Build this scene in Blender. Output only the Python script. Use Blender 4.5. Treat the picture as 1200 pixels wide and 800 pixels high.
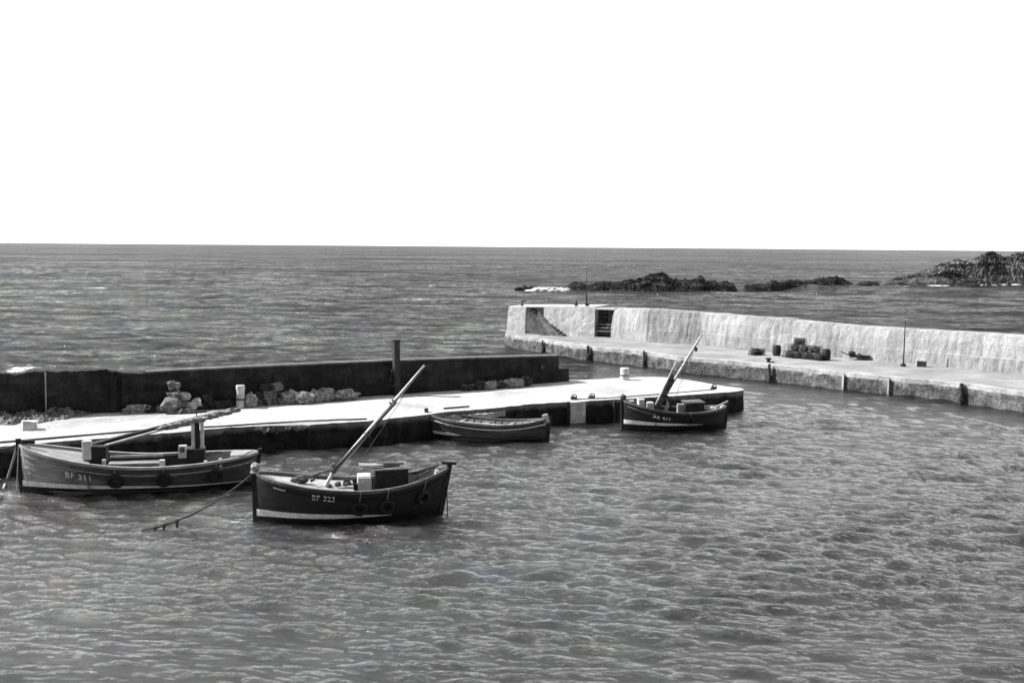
import bpy, bmesh, math, random
import numpy as np
from mathutils import Vector, Matrix, noise
random.seed(7)
R = math.radians
S = bpy.context.scene
for o in list(bpy.data.objects):
    bpy.data.objects.remove(o)

# ------------------------------------------------------------------ camera
CAMH = 10.0
F = 1250.0                      # focal length in pixels of a 1200 wide picture
PITCH = math.atan(111.0 / F)
ROLL = R(0.45)
cam = bpy.data.cameras.new('camera'); co = bpy.data.objects.new('camera', cam)
S.collection.objects.link(co); S.camera = co
cam.sensor_width = 36; cam.lens = 36 * F / 1200.0
cam.clip_start = 0.3; cam.clip_end = 60000
fwd = Vector((0, math.cos(PITCH), -math.sin(PITCH)))
up0 = Vector((0, math.sin(PITCH), math.cos(PITCH)))
rt0 = Vector((1, 0, 0))
camX = rt0 * math.cos(ROLL) + up0 * math.sin(ROLL)
camY = up0 * math.cos(ROLL) - rt0 * math.sin(ROLL)
M = Matrix.Identity(4)
for i in range(3):
    M[i][0] = camX[i]; M[i][1] = camY[i]; M[i][2] = -fwd[i]
M[2][3] = CAMH
co.matrix_world = M
CP = Vector((0, 0, CAMH))

# ------------------------------------------------------------------ light
SUN_EL = R(42)
sdir = Vector((-0.99, 0.13, 0)).normalized()
sdir = Vector((sdir.x * math.cos(SUN_EL), sdir.y * math.cos(SUN_EL), math.sin(SUN_EL)))
sun = bpy.data.lights.new('sun', 'SUN'); so = bpy.data.objects.new('sun', sun)
S.collection.objects.link(so)
sun.energy = 4.8; sun.angle = R(0.5); sun.color = (1, 1, 1)
so.rotation_euler = sdir.to_track_quat('Z', 'Y').to_euler()
so.location = (0, 0, 60)
W = bpy.data.worlds.new('World'); S.world = W; W.use_nodes = True
wn, wl = W.node_tree.nodes, W.node_tree.links
wn.clear()
sky = wn.new('ShaderNodeTexSky'); sky.sky_type = 'NISHITA'; sky.sun_disc = False
sky.sun_elevation = SUN_EL; sky.sun_rotation = math.atan2(sdir.x, sdir.y)
sky.air_density = 1.0; sky.dust_density = 1.0; sky.ozone_density = 1.0
bw = wn.new('ShaderNodeRGBToBW')
# thin bright cloud and haze over the sky, thickest low down
tcw = wn.new('ShaderNodeTexCoord'); sxy = wn.new('ShaderNodeSeparateXYZ'); wl.new(tcw.outputs['Generated'], sxy.inputs[0])
mpw = wn.new('ShaderNodeMapping'); mpw.inputs['Scale'].default_value = (1.5, 1.5, 7); wl.new(tcw.outputs['Generated'], mpw.inputs[0])
nw = wn.new('ShaderNodeTexNoise'); nw.inputs['Scale'].default_value = 1.6; nw.inputs['Detail'].default_value = 7; wl.new(mpw.outputs[0], nw.inputs['Vector'])
cl = wn.new('ShaderNodeMapRange'); cl.inputs[1].default_value = .36; cl.inputs[2].default_value = .72; cl.inputs[3].default_value = 3.7; cl.inputs[4].default_value = 8.8; wl.new(nw.outputs[0], cl.inputs[0])
fz = wn.new('ShaderNodeMapRange'); fz.interpolation_type = 'SMOOTHSTEP'; fz.inputs[1].default_value = .55; fz.inputs[2].default_value = .95; fz.inputs[3].default_value = 1.0; fz.inputs[4].default_value = .08; wl.new(sxy.outputs[2], fz.inputs[0])
# unseen sky behind the camera, dimmed to keep shaded faces dark
yz = wn.new('ShaderNodeMapRange'); yz.interpolation_type = 'SMOOTHSTEP'; yz.inputs[1].default_value = -.5; yz.inputs[2].default_value = .25; yz.inputs[3].default_value = .16; yz.inputs[4].default_value = 1.0; wl.new(sxy.outputs[1], yz.inputs[0])
clm = wn.new('ShaderNodeMath'); clm.operation = 'MULTIPLY'; wl.new(cl.outputs[0], clm.inputs[0]); wl.new(yz.outputs[0], clm.inputs[1])
mxw = wn.new('ShaderNodeMix'); mxw.data_type = 'FLOAT'
bg = wn.new('ShaderNodeBackground'); bg.inputs['Strength'].default_value = 0.15
wo = wn.new('ShaderNodeOutputWorld')
wl.new(sky.outputs[0], bw.inputs[0]); wl.new(fz.outputs[0], mxw.inputs[0]); wl.new(bw.outputs[0], mxw.inputs[2]); wl.new(clm.outputs[0], mxw.inputs[3]); wl.new(mxw.outputs[0], bg.inputs[0]); wl.new(bg.outputs[0], wo.inputs[0])
S.view_settings.view_transform = 'Standard'
S.view_settings.look = 'None'
S.view_settings.exposure = 1.0
S.view_settings.gamma = 1.0
S.view_settings.use_curve_mapping = False

# ------------------------------------------------------------------ helpers
def ray(px, py):
    return fwd + camX * ((px - 600) / F) + camY * ((400 - py) / F)
def P(px, py, z=0.0):
    d = ray(px, py); t = (z - CAMH) / d.z
    return CP + d * t
def PY(px, py, Y):
    d = ray(px, py); return CP + d * (Y / d.y)
def zat(px, py, p):
    """height seen at pixel for something standing at the plan position p"""
    d = ray(px, py); return CAMH + d.z * p[1] / d.y
def lerp(a, b, t): return a + (b - a) * t
def interp(x, xs, ys): return float(np.interp(x, xs, ys))
def fbm(x, y, z=0.0, o=4, h=0.8):
    return noise.fractal(Vector((x, y, z)), h, 2.0, o)

def link(o, parent=None):
    S.collection.objects.link(o)
    if parent: o.parent = parent
    return o
def tag(o, label=None, cat=None, group=None, kind=None):
    if label: o['label'] = label
    if cat: o['category'] = cat
    if group: o['group'] = group
    if kind: o['kind'] = kind
    return o
def empty(name, loc=(0, 0, 0), rz=0.0):
    o = bpy.data.objects.new(name, None); o.location = loc; o.rotation_euler = (0, 0, rz)
    o.empty_display_size = 0.3
    return link(o)
class MB:
    def __init__(s): s.v = []; s.f = []; s.m = []
    def add(s, vs, fs, mi=0):
        b = len(s.v); s.v += [tuple(v) for v in vs]
        s.f += [tuple(b + i for i in f) for f in fs]; s.m += [mi] * len(fs); return s
    def box(s, c, d, rz=0.0, mi=0, jit=0.0, tilt=(0, 0), bev=0.0):
        cx, cy, cz = c; hx, hy, hz = d[0] / 2, d[1] / 2, d[2] / 2
        rot = Matrix.Rotation(rz, 3, 'Z') @ Matrix.Rotation(tilt[0], 3, 'X') @ Matrix.Rotation(tilt[1], 3, 'Y')
        if bev <= 0:
            pts = [(x, y, z) for z in (-hz, hz) for x, y in ((-hx, -hy), (hx, -hy), (hx, hy), (-hx, hy))]
            fs = [(0, 3, 2, 1), (4, 5, 6, 7), (0, 1, 5, 4), (1, 2, 6, 5), (2, 3, 7, 6), (3, 0, 4, 7)]
        else:
            bm = bmesh.new(); bmesh.ops.create_cube(bm, size=1)
            for v in bm.verts: v.co = Vector((v.co.x * 2 * hx, v.co.y * 2 * hy, v.co.z * 2 * hz))
            bmesh.ops.bevel(bm, geom=bm.edges[:], offset=bev, segments=2, affect='EDGES', profile=.6)
            bm.verts.index_update()
            pts = [v.co.copy() for v in bm.verts]; fs = [tuple(v.index for v in f.verts) for f in bm.faces]; bm.free()
        out = []
        for p in pts:
            q = rot @ Vector(p) + Vector((cx, cy, cz))
            if jit: q += Vector([random.uniform(-jit, jit) for _ in range(3)])
            out.append(q)
        return s.add(out, fs, mi)
    def tube(s, pts, r, n=8, mi=0, r2=None, cap=True):
        pts = [Vector(p) for p in pts]; N = len(pts); vs = []; fs = []
        prev = None
        for i, p in enumerate(pts):
            t = (pts[min(i + 1, N - 1)] - pts[max(i - 1, 0)]).normalized()
            a = Vector((0, 0, 1)) if abs(t.z) < .9 else Vector((1, 0, 0))
            if prev is not None: a = prev
            b = t.cross(a).normalized(); a = b.cross(t).normalized(); prev = a
            rr = r if r2 is None else lerp(r, r2, i / max(1, N - 1))
            for k in range(n):
                w = 2 * math.pi * k / n
                vs.append(p + (a * math.cos(w) + b * math.sin(w)) * rr)
        for i in range(N - 1):
            for k in range(n):
                k2 = (k + 1) % n
                fs.append((i * n + k, i * n + k2, (i + 1) * n + k2, (i + 1) * n + k))
        if cap:
            fs.append(tuple(reversed(range(n)))); fs.append(tuple((N - 1) * n + k for k in range(n)))
        return s.add(vs, fs, mi)
    def lathe(s, prof, c=(0, 0, 0), n=20, mi=0, wob=0.0):
        vs = []; fs = []
        for r, z in prof:
            for k in range(n):
                w = 2 * math.pi * k / n
                rr = r * (1 + wob * noise.noise(Vector((math.cos(w) * 1.5 + c[0], math.sin(w) * 1.5, z * 2))))
                vs.append((c[0] + rr * math.cos(w), c[1] + rr * math.sin(w), c[2] + z))
        for i in range(len(prof) - 1):
            for k in range(n):
                k2 = (k + 1) % n
                fs.append((i * n + k, i * n + k2, (i + 1) * n + k2, (i + 1) * n + k))
        fs.append(tuple(reversed(range(n)))); fs.append(tuple((len(prof) - 1) * n + k for k in range(n)))
        return s.add(vs, fs, mi)
    def torus(s, c, R_, r, ax, n=20, m=8, mi=0, sq=1.0, arc=(0, 2 * math.pi)):
        ax = Vector(ax).normalized(); a = Vector((0, 0, 1)) if abs(ax.z) < .9 else Vector((1, 0, 0))
        b = ax.cross(a).normalized(); a = b.cross(ax).normalized(); c = Vector(c); vs = []; fs = []
        for i in range(n):
            w = 2 * math.pi * i / n; d = a * math.cos(w) + b * math.sin(w)
            for k in range(m):
                q = 2 * math.pi * k / m
                vs.append(c + d * (R_ + r * math.cos(q)) + ax * (r * math.sin(q) * sq))
        for i in range(n):
            for k in range(m):
                i2 = (i + 1) % n; k2 = (k + 1) % m
                fs.append((i * m + k, i2 * m + k, i2 * m + k2, i * m + k2))
        return s.add(vs, fs, mi)
    def grid(s, fn, nu, nv, mi=0, flip=False):
        vs = [fn(i / nu, j / nv) for i in range(nu + 1) for j in range(nv + 1)]; fs = []
        for i in range(nu):
            for j in range(nv):
                a = i * (nv + 1) + j; q = (a, a + nv + 1, a + nv + 2, a + 1)
                fs.append(tuple(reversed(q)) if flip else q)
        return s.add(vs, fs, mi)
    def blob(s, c, r, amp=.25, fr=1.2, sub=3, rz=0.0, mi=0, seed=0, flat=None):
        bm = bmesh.new(); bmesh.ops.create_icosphere(bm, subdivisions=sub, radius=1)
        rot = Matrix.Rotation(rz, 3, 'Z'); vs = []
        for v in bm.verts:
            n = v.co.normalized()
            k = 1 + amp * fbm(n.x * fr + seed * 3.1, n.y * fr + seed, n.z * fr, 4)
            q = Vector((n.x * r[0], n.y * r[1], n.z * r[2])) * k
            if flat is not None and q.z < -flat * r[2]: q.z = -flat * r[2]
            vs.append(rot @ q + Vector(c))
        bm.verts.index_update()
        fs = [tuple(v.index for v in f.verts) for f in bm.faces]; bm.free()
        return s.add(vs, fs, mi)
    def build(s, name, mats, parent=None, smooth=False):
        me = bpy.data.meshes.new(name); me.from_pydata(s.v, [], s.f)
        if not isinstance(mats, (list, tuple)): mats = [mats]
        for m in mats: me.materials.append(m)
        if len(mats) > 1: me.polygons.foreach_set('material_index', s.m)
        if smooth: me.polygons.foreach_set('use_smooth', [True] * len(me.polygons))
        me.update()
        return link(bpy.data.objects.new(name, me), parent)

# ------------------------------------------------------------------ materials (all neutral: the photograph is black and white)
def g(v): return (v, v, v, 1)
class NT:
    def __init__(s, m): m.use_nodes = True; s.n = m.node_tree.nodes; s.l = m.node_tree.links; s.b = s.n['Principled BSDF']
    def new(s, t, **k):
        x = s.n.new(t)
        for a, b in k.items(): setattr(x, a, b)
        return x
    def coord(s, scale=(1, 1, 1), rot=(0, 0, 0), obj=True):
        if obj: tc = s.new('ShaderNodeTexCoord'); src = tc.outputs['Object']
        else: tc = s.new('ShaderNodeNewGeometry'); src = tc.outputs['Position']
        mp = s.new('ShaderNodeMapping'); mp.inputs['Scale'].default_value = scale; mp.inputs['Rotation'].default_value = rot
        s.l.new(src, mp.inputs[0]); return mp.outputs[0]
    def noise(s, co, scale, detail=5, rough=.6, lo=0, hi=1, a=.35, b=.65):
        t = s.new('ShaderNodeTexNoise'); t.inputs['Scale'].default_value = scale
        t.inputs['Detail'].default_value = detail; t.inputs['Roughness'].default_value = rough
        s.l.new(co, t.inputs['Vector'])
        r = s.new('ShaderNodeMapRange'); r.inputs[1].default_value = a; r.inputs[2].default_value = b
        r.inputs[3].default_value = lo; r.inputs[4].default_value = hi
        s.l.new(t.outputs[0], r.inputs[0]); return r.outputs[0]
    def math(s, op, a, b=None):
        m = s.new('ShaderNodeMath', operation=op)
        for i, x in enumerate((a, b)):
            if x is None: continue
            if isinstance(x, (int, float)): m.inputs[i].default_value = x
            else: s.l.new(x, m.inputs[i])
        return m.outputs[0]
    def mix(s, f, a, b):
        m = s.new('ShaderNodeMix', data_type='FLOAT')
        for k, x in ((0, f), (2, a), (3, b)):
            if isinstance(x, (int, float)): m.inputs[k].default_value = x
            else: s.l.new(x, m.inputs[k])
        return m.outputs[0]
    def bump(s, h, dist, strength=1.0, nrm=None):
        b = s.new('ShaderNodeBump'); b.inputs['Distance'].default_value = dist; b.inputs['Strength'].default_value = strength
        s.l.new(h, b.inputs['Height'])
        if nrm: s.l.new(nrm, b.inputs['Normal'])
        return b.outputs[0]
def mat(name, base, var=.35, scale=2.0, rough=.85, bump=.01, bscale=12.0, stretch=(1, 1, 1), spec=.3, world=False, fine=0.0):
    m = bpy.data.materials.new(name); t = NT(m)
    co_ = t.coord(stretch, obj=not world)
    n1 = t.noise(co_, scale, 6, .65, base * (1 - var), base * (1 + var))
    n2 = t.noise(co_, scale * 9, 4, .7, 1 - var * .5, 1 + var * .5)
    c = t.math('MULTIPLY', n1, n2)
    t.l.new(c, t.b.inputs['Base Color'])
    t.b.inputs['Roughness'].default_value = rough
    t.b.inputs['Specular IOR Level'].default_value = spec
    if bump:
        h = t.noise(t.coord((1, 1, 1), obj=not world), bscale, 6, .65, 0, 1)
        t.l.new(t.bump(h, bump), t.b.inputs['Normal'])
    return m
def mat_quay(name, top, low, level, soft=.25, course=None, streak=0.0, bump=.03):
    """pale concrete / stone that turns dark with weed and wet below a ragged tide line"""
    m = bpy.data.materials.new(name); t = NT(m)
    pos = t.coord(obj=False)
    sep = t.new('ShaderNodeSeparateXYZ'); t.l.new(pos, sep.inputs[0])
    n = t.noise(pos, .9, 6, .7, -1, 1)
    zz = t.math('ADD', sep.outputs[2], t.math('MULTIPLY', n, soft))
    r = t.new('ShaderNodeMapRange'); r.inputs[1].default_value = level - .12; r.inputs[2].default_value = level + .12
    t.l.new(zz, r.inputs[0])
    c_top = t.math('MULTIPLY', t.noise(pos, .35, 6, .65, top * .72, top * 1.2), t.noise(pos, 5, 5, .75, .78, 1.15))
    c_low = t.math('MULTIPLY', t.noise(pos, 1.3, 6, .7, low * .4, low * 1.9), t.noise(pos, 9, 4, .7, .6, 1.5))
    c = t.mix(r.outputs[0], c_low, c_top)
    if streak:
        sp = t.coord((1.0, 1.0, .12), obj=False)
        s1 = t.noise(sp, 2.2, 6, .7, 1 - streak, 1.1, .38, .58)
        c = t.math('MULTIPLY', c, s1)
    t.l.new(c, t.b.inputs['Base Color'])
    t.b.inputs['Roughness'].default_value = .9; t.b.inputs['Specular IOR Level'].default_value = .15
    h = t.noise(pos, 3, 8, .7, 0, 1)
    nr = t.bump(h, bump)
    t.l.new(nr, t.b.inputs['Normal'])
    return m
def mat_wall(name, base, bx, bz, mortar=.6, bump=.03, streak=.4, var=.45, ang=0.0, contrast=1.0):
    """coursed masonry: brick texture laid in the wall's own plane"""
    m = bpy.data.materials.new(name); t = NT(m)
    tc = t.new('ShaderNodeNewGeometry')
    vr = t.new('ShaderNodeVectorRotate'); vr.rotation_type = 'Z_AXIS'; vr.inputs['Angle'].default_value = -ang
    t.l.new(tc.outputs['Position'], vr.inputs['Vector'])
    sep = t.new('ShaderNodeSeparateXYZ'); t.l.new(vr.outputs[0], sep.inputs[0])
    cmb = t.new('ShaderNodeCombineXYZ'); t.l.new(sep.outputs[0], cmb.inputs[0]); t.l.new(sep.outputs[2], cmb.inputs[1])
    # warp the courses a little
    nz = t.new('ShaderNodeTexNoise'); nz.inputs['Scale'].default_value = .7; t.l.new(tc.outputs['Position'], nz.inputs['Vector'])
    ad = t.new('ShaderNodeVectorMath', operation='MULTIPLY_ADD'); ad.inputs[1].default_value = (.25, .25, 0)
    t.l.new(nz.outputs['Color'], ad.inputs[0]); t.l.new(cmb.outputs[0], ad.inputs[2])
    br = t.new('ShaderNodeTexBrick'); br.inputs['Scale'].default_value = 1
    br.inputs['Brick Width'].default_value = bx; br.inputs['Row Height'].default_value = bz
    br.inputs['Mortar Size'].default_value = .02; br.inputs['Mortar Smooth'].default_value = .6
    br.inputs['Color1'].default_value = g(1 - .3 * contrast); br.inputs['Color2'].default_value = g(1 + .15 * contrast); br.inputs['Mortar'].default_value = g(mortar)
    t.l.new(ad.outputs[0], br.inputs['Vector'])
    bwn = t.new('ShaderNodeRGBToBW'); t.l.new(br.outputs[0], bwn.inputs[0])
    pos = t.coord(obj=False)
    c = t.math('MULTIPLY', bwn.outputs[0], t.noise(pos, .6, 7, .7, base * (1 - var), base * (1 + var)))
    c = t.math('MULTIPLY', c, t.noise(pos, 7, 5, .7, .75, 1.2))
    if streak:
        sp = t.coord((1.0, 1.0, .1), obj=False)
        c = t.math('MULTIPLY', c, t.noise(sp, 1.9, 6, .72, 1 - streak, 1.12, .36, .6))
    t.l.new(c, t.b.inputs['Base Color'])
    t.b.inputs['Roughness'].default_value = .92; t.b.inputs['Specular IOR Level'].default_value = .12
    h = t.math('ADD', t.noise(pos, 4, 8, .7, 0, .8), bwn.outputs[0])
    t.l.new(t.bump(h, bump), t.b.inputs['Normal'])
    return m

def mat_water():
    """water: dark body under a Fresnel sheen; on the open sea the sheen is limited, as steep unresolved chop hides the flat facets"""
    m = bpy.data.materials.new('sea water'); t = NT(m)
    out = [n for n in t.n if n.type == 'OUTPUT_MATERIAL'][0]; t.n.remove(t.b)
    at = t.new('ShaderNodeAttribute'); at.attribute_name = 'foam'
    fa = at.outputs['Fac']
    at2 = t.new('ShaderNodeAttribute'); at2.attribute_name = 'open'; op = at2.outputs['Fac']
    p1 = t.coord((.55, 1, 1), (0, 0, R(8)), obj=False)
    foamn = t.noise(p1, 2.2, 7, .75, 0, 1, .3, .7)
    k = t.math('GREATER_THAN', t.math('ADD', fa, foamn), 1.0)
    p2 = t.coord((.35, 1, 1), (0, 0, R(3)), obj=False)          # scattered whitecaps
    wc1 = t.noise(p2, .035, 3, .5, 0, 1, .55, .75)
    wc2 = t.noise(p2, .28, 6, .7, 0, 1, .4, .75)
    wc = t.math('GREATER_THAN', t.math('MULTIPLY', t.math('MULTIPLY', wc1, wc2), op), .42)
    f = t.math('MAXIMUM', k, wc)
    h1 = t.noise(p1, 1.7, 8, .66, 0, 1, 0, 1)
    h2 = t.noise(t.coord((.7, 1, 1), (0, 0, R(-12)), obj=False), 6.5, 6, .7, 0, 1, 0, 1)
    p3 = t.coord((.3, 1, 1), (0, 0, R(-5)), obj=False)
    h3 = t.noise(p3, .5, 9, .72, 0, 1, 0, 1)
    b1 = t.bump(h1, .16); b2 = t.bump(h2, .05, 1, b1)
    ob = t.new('ShaderNodeBump'); ob.inputs['Distance'].default_value = 1.2
    t.l.new(h3, ob.inputs['Height']); t.l.new(b2, ob.inputs['Normal']); t.l.new(op, ob.inputs['Strength'])
    nrm = ob.outputs[0]
    fr = t.new('ShaderNodeFresnel'); fr.inputs['IOR'].default_value = 1.55; t.l.new(nrm, fr.inputs['Normal'])
    q0 = t.coord((.7, 1.3, 1), (0, 0, R(5)), obj=False)
    q1 = t.coord((.2, .35, 1), (0, 0, R(2)), obj=False)
    q2 = t.coord((.04, .06, 1), (0, 0, R(-2)), obj=False)
    q3 = t.coord((.003, .007, 1), (0, 0, R(1)), obj=False)
    sp = t.math('MULTIPLY', t.math('MULTIPLY', t.noise(q0, 1.0, 5, .8, .35, 1.65, .4, .6), t.noise(q1, 1.0, 7, .8, .45, 1.55, .42, .58)), t.math('MULTIPLY', t.noise(q2, 1.0, 9, .9, .6, 1.4, .42, .58), t.noise(q3, 1.0, 10, .85, .6, 1.4, .42, .58)))
    cap = t.mix(op, .55, t.math('MULTIPLY', sp, .2))
    fac = t.math('MINIMUM', fr.outputs[0], cap)
    di = t.new('ShaderNodeBsdfDiffuse'); t.l.new(t.mix(f, t.noise(p1, .3, 5, .6, .005, .011), .6), di.inputs['Color']); t.l.new(nrm, di.inputs['Normal'])
    gl = t.new('ShaderNodeBsdfGlossy'); gl.inputs['Roughness'].default_value = .07; gl.inputs['Color'].default_value = g(1); t.l.new(nrm, gl.inputs['Normal'])
    mx = t.new('ShaderNodeMixShader'); t.l.new(t.mix(f, fac, 0.0), mx.inputs[0]); t.l.new(di.outputs[0], mx.inputs[1]); t.l.new(gl.outputs[0], mx.inputs[2])
    t.l.new(mx.outputs[0], out.inputs[0])
    return m

MT = {}
MT['water'] = mat_water()
MT['deck'] = mat_quay('pale concrete deck', .42, .5, -5, bump=.02)
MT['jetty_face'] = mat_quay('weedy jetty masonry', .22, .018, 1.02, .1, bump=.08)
MT['pier_deck'] = mat_quay('worn pier concrete', .25, .3, -5, bump=.02)
MT['pier_face'] = mat_quay('wet pier face', .3, .085, .95, .3, streak=.25, bump=.06)
MT['parapet'] = mat_wall('dark tarred masonry', .034, .8, .34, .8, .05, .3, .5, R(28.5))
MT['coping'] = mat('worn coping stone', .09, .4, 1.2, .9, .02, 8, world=True)
MT['pier_wall'] = mat_quay('streaked concrete wall', .31, .3, -5, streak=.2, bump=.03)
MT['pier_head'] = mat_wall('pale dressed masonry', .55, 1.3, .55, .7, .02, .22, .18, 0, .35)
MT['pier_dark'] = mat('stone with painted shade', .11, .5, 1, .9, .03, 6)  # dark base puts the shade of recess and stair into the stone colour
MT['concrete'] = mat('pale cast concrete', .5, .3, 2, .85, .02, 10)
MT['kerb'] = mat('worn pale kerb', .33, .4, 1.2, .9, .02, 8, world=True)
MT['joint'] = mat('dark wall joint', .12, .5, 2, .9, .01, 9)
MT['lip'] = mat('weed stained lip', .13, .8, 3, .9, .05, 9, world=True)
MT['stone'] = mat('grey quay stone', .17, .6, 2.5, .9, .05, 7)
def mat_rock(name, lo, hi, sc, a=.42, b_=.62):
    m = bpy.data.materials.new(name); t = NT(m)
    bands = t.coord((.13, .5, 1.3), (0, R(20), 0), obj=False)
    pos = t.coord(obj=False)
    n = t.math('ADD', t.math('MULTIPLY', t.noise(bands, sc, 8, .75, 0, 1, 0, 1), .6), t.math('MULTIPLY', t.noise(pos, sc * .35, 8, .75, 0, 1, 0, 1), .4))
    r = t.new('ShaderNodeMapRange'); r.inputs[1].default_value = a; r.inputs[2].default_value = b_; r.inputs[3].default_value = lo; r.inputs[4].default_value = hi
    t.l.new(n, r.inputs[0]); t.l.new(r.outputs[0], t.b.inputs['Base Color'])
    t.b.inputs['Roughness'].default_value = .95; t.b.inputs['Specular IOR Level'].default_value = .1
    t.l.new(t.bump(n, .9), t.b.inputs['Normal'])
    return m
MT['rock'] = mat_rock('black shore rock', .005, .07, .9, .48, .62)
MT['turf'] = mat_rock('headland rock and turf', .004, .12, .3, .45, .57)
MT['rubble'] = mat('rubble and weed', .2, .8, 3, .95, .08, 9, world=True)
MT['foam'] = mat('sea foam', .8, .12, 1, .9, .1, 2)
MT['hull_dark'] = mat('tarred planking', .012, .5, 1.4, .5, .006, 9, (.3, 1, 3), .35)
MT['hull_worn'] = mat('weathered dark planking', .085, .7, .9, .6, .006, 9, (.3, 1, 2), .35)
def mat_sunlit_bow():  # sunlight on the bow put into the planking colour, with a ragged edge
    m = mat('planking with painted sunlight at the bow', .05, .6, 1.2, .6, .006, 9, (.3, 1, 3), .35); t = NT(m)
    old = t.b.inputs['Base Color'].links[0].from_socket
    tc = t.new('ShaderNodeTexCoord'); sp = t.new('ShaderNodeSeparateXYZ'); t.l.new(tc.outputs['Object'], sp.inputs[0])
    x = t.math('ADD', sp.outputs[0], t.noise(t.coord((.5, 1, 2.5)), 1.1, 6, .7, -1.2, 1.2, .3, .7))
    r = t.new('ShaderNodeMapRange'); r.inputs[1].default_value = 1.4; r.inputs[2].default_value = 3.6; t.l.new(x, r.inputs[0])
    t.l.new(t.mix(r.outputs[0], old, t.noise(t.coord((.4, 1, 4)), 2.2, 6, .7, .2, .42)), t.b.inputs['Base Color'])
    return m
MT['hull_sunlit_bow'] = mat_sunlit_bow()
MT['hull_grey'] = mat('faded grey planking', .055, .6, 1.2, .6, .006, 9, (.3, 1, 3), .3)
MT['white'] = mat('white boat paint', .55, .18, 3, .5, .003, 20)
MT['pale'] = mat('pale weathered paint', .3, .3, 2.5, .6, .004, 16)
MT['boot'] = mat('black bottom paint', .012, .4, 2, .4, .003, 10)
MT['wood'] = mat('bare deck wood', .22, .4, 3, .7, .006, 14, (.4, 2, 1))
MT['wood_dark'] = mat('dark stained wood', .022, .5, 3, .7, .006, 14)
MT['spar'] = mat('scraped spar wood', .42, .3, 4, .55, .004, 20)
MT['sail'] = mat('furled canvas', .09, .5, 4, .95, .03, 9)
MT['rubber'] = mat('old tyre rubber', .015, .4, 6, .7, .004, 30)
MT['rope'] = mat('dark wet rope', .05, .4, 8, .9, .01, 40)
MT['rope_pale'] = mat('pale rope', .3, .3, 8, .9, .01, 40)
MT['timber'] = mat('black wet timber', .03, .5, 3, .8, .02, 9)
MT['iron'] = mat('rusted iron', .03, .5, 5, .7, .006, 20)
MT['net'] = mat('dried fishing net', .4, .6, 7, .95, .06, 22)
MT['net_dark'] = mat('dark tangled net', .07, .7, 6, .95, .06, 22)
MT['letter'] = mat('white lettering', .75, .2, 6, .6, 0)
MT['glass'] = mat('black window glass', .01, .2, 2, .15, 0, spec=.5)

# ------------------------------------------------------------------ plan of the place
QZ = 1.25     # jetty deck level
PZ = 1.20     # far pier deck level
FE = [(0, 523), (70, 517.5), (140, 512), (200, 507), (270, 500.5), (360, 497), (430, 493.5), (500, 485.5), (522, 482.5), (583, 477.5), (618, 473.5), (662, 471), (728, 467.5), (800, 463), (846, 460), (864, 458.4)]
FW = [P(x, y, QZ) for x, y in FE]
d0 = (FW[2] - FW[0]).normalized()
FW = [FW[0] - d0 * 30, FW[0] - d0 * 12] + FW
NOSE = [P(871, 457, QZ), P(871.5, 455.5, QZ), P(867, 454.2, QZ)]
BK = [P(x, y, QZ) for x, y in [(842, 451), (798, 443.8), (774, 441.7), (752, 441.6), (730, 442.2), (700, 444.2)]]
WB = [(0, 490.5), (270, 476), (460, 462.3), (520, 458.5), (605, 451.5), (667, 446.8)]     # foot of the parapet
WW = [P(x, y, QZ) for x, y in WB]
dw = (WW[1] - WW[0]).normalized()
WW = [WW[0] - dw * 26] + WW
nb = Vector((-dw.y, dw.x, 0))            # away from the harbour
PIN = [(0, 105.5), (2.9, 101), (6.7, 94.3), (11.2, 89.8), (13.6, 85.8), (19.4, 80.8), (24, 75.2), (29.3, 70.4), (31.7, 66), (36.5, 60), (44, 52), (60, 36)]
PWF = [(-.8, 109.6), (8.4, 105.0), (12.8, 100), (17.3, 97.6), (22, 91.9), (27.5, 86.2), (30.4, 83.2), (36.8, 76.6), (44, 69), (60, 52)]

def resample(pts, n):
    pts = [Vector((p[0], p[1], 0)) for p in pts]
    L = [0]
    for a, b in zip(pts, pts[1:]): L.append(L[-1] + (b - a).length)
    out = []
    for i in range(n):
        s = L[-1] * i / (n - 1)
        out.append(Vector((np.interp(s, L, [p.x for p in pts]), np.interp(s, L, [p.y for p in pts]), 0)))
    return out
def smooth_pts(pts, k=2):
    for _ in range(k):
        pts = [pts[0]] + [(pts[i - 1] + pts[i] * 2 + pts[i + 1]) / 4 for i in range(1, len(pts) - 1)] + [pts[-1]]
    return pts

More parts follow.
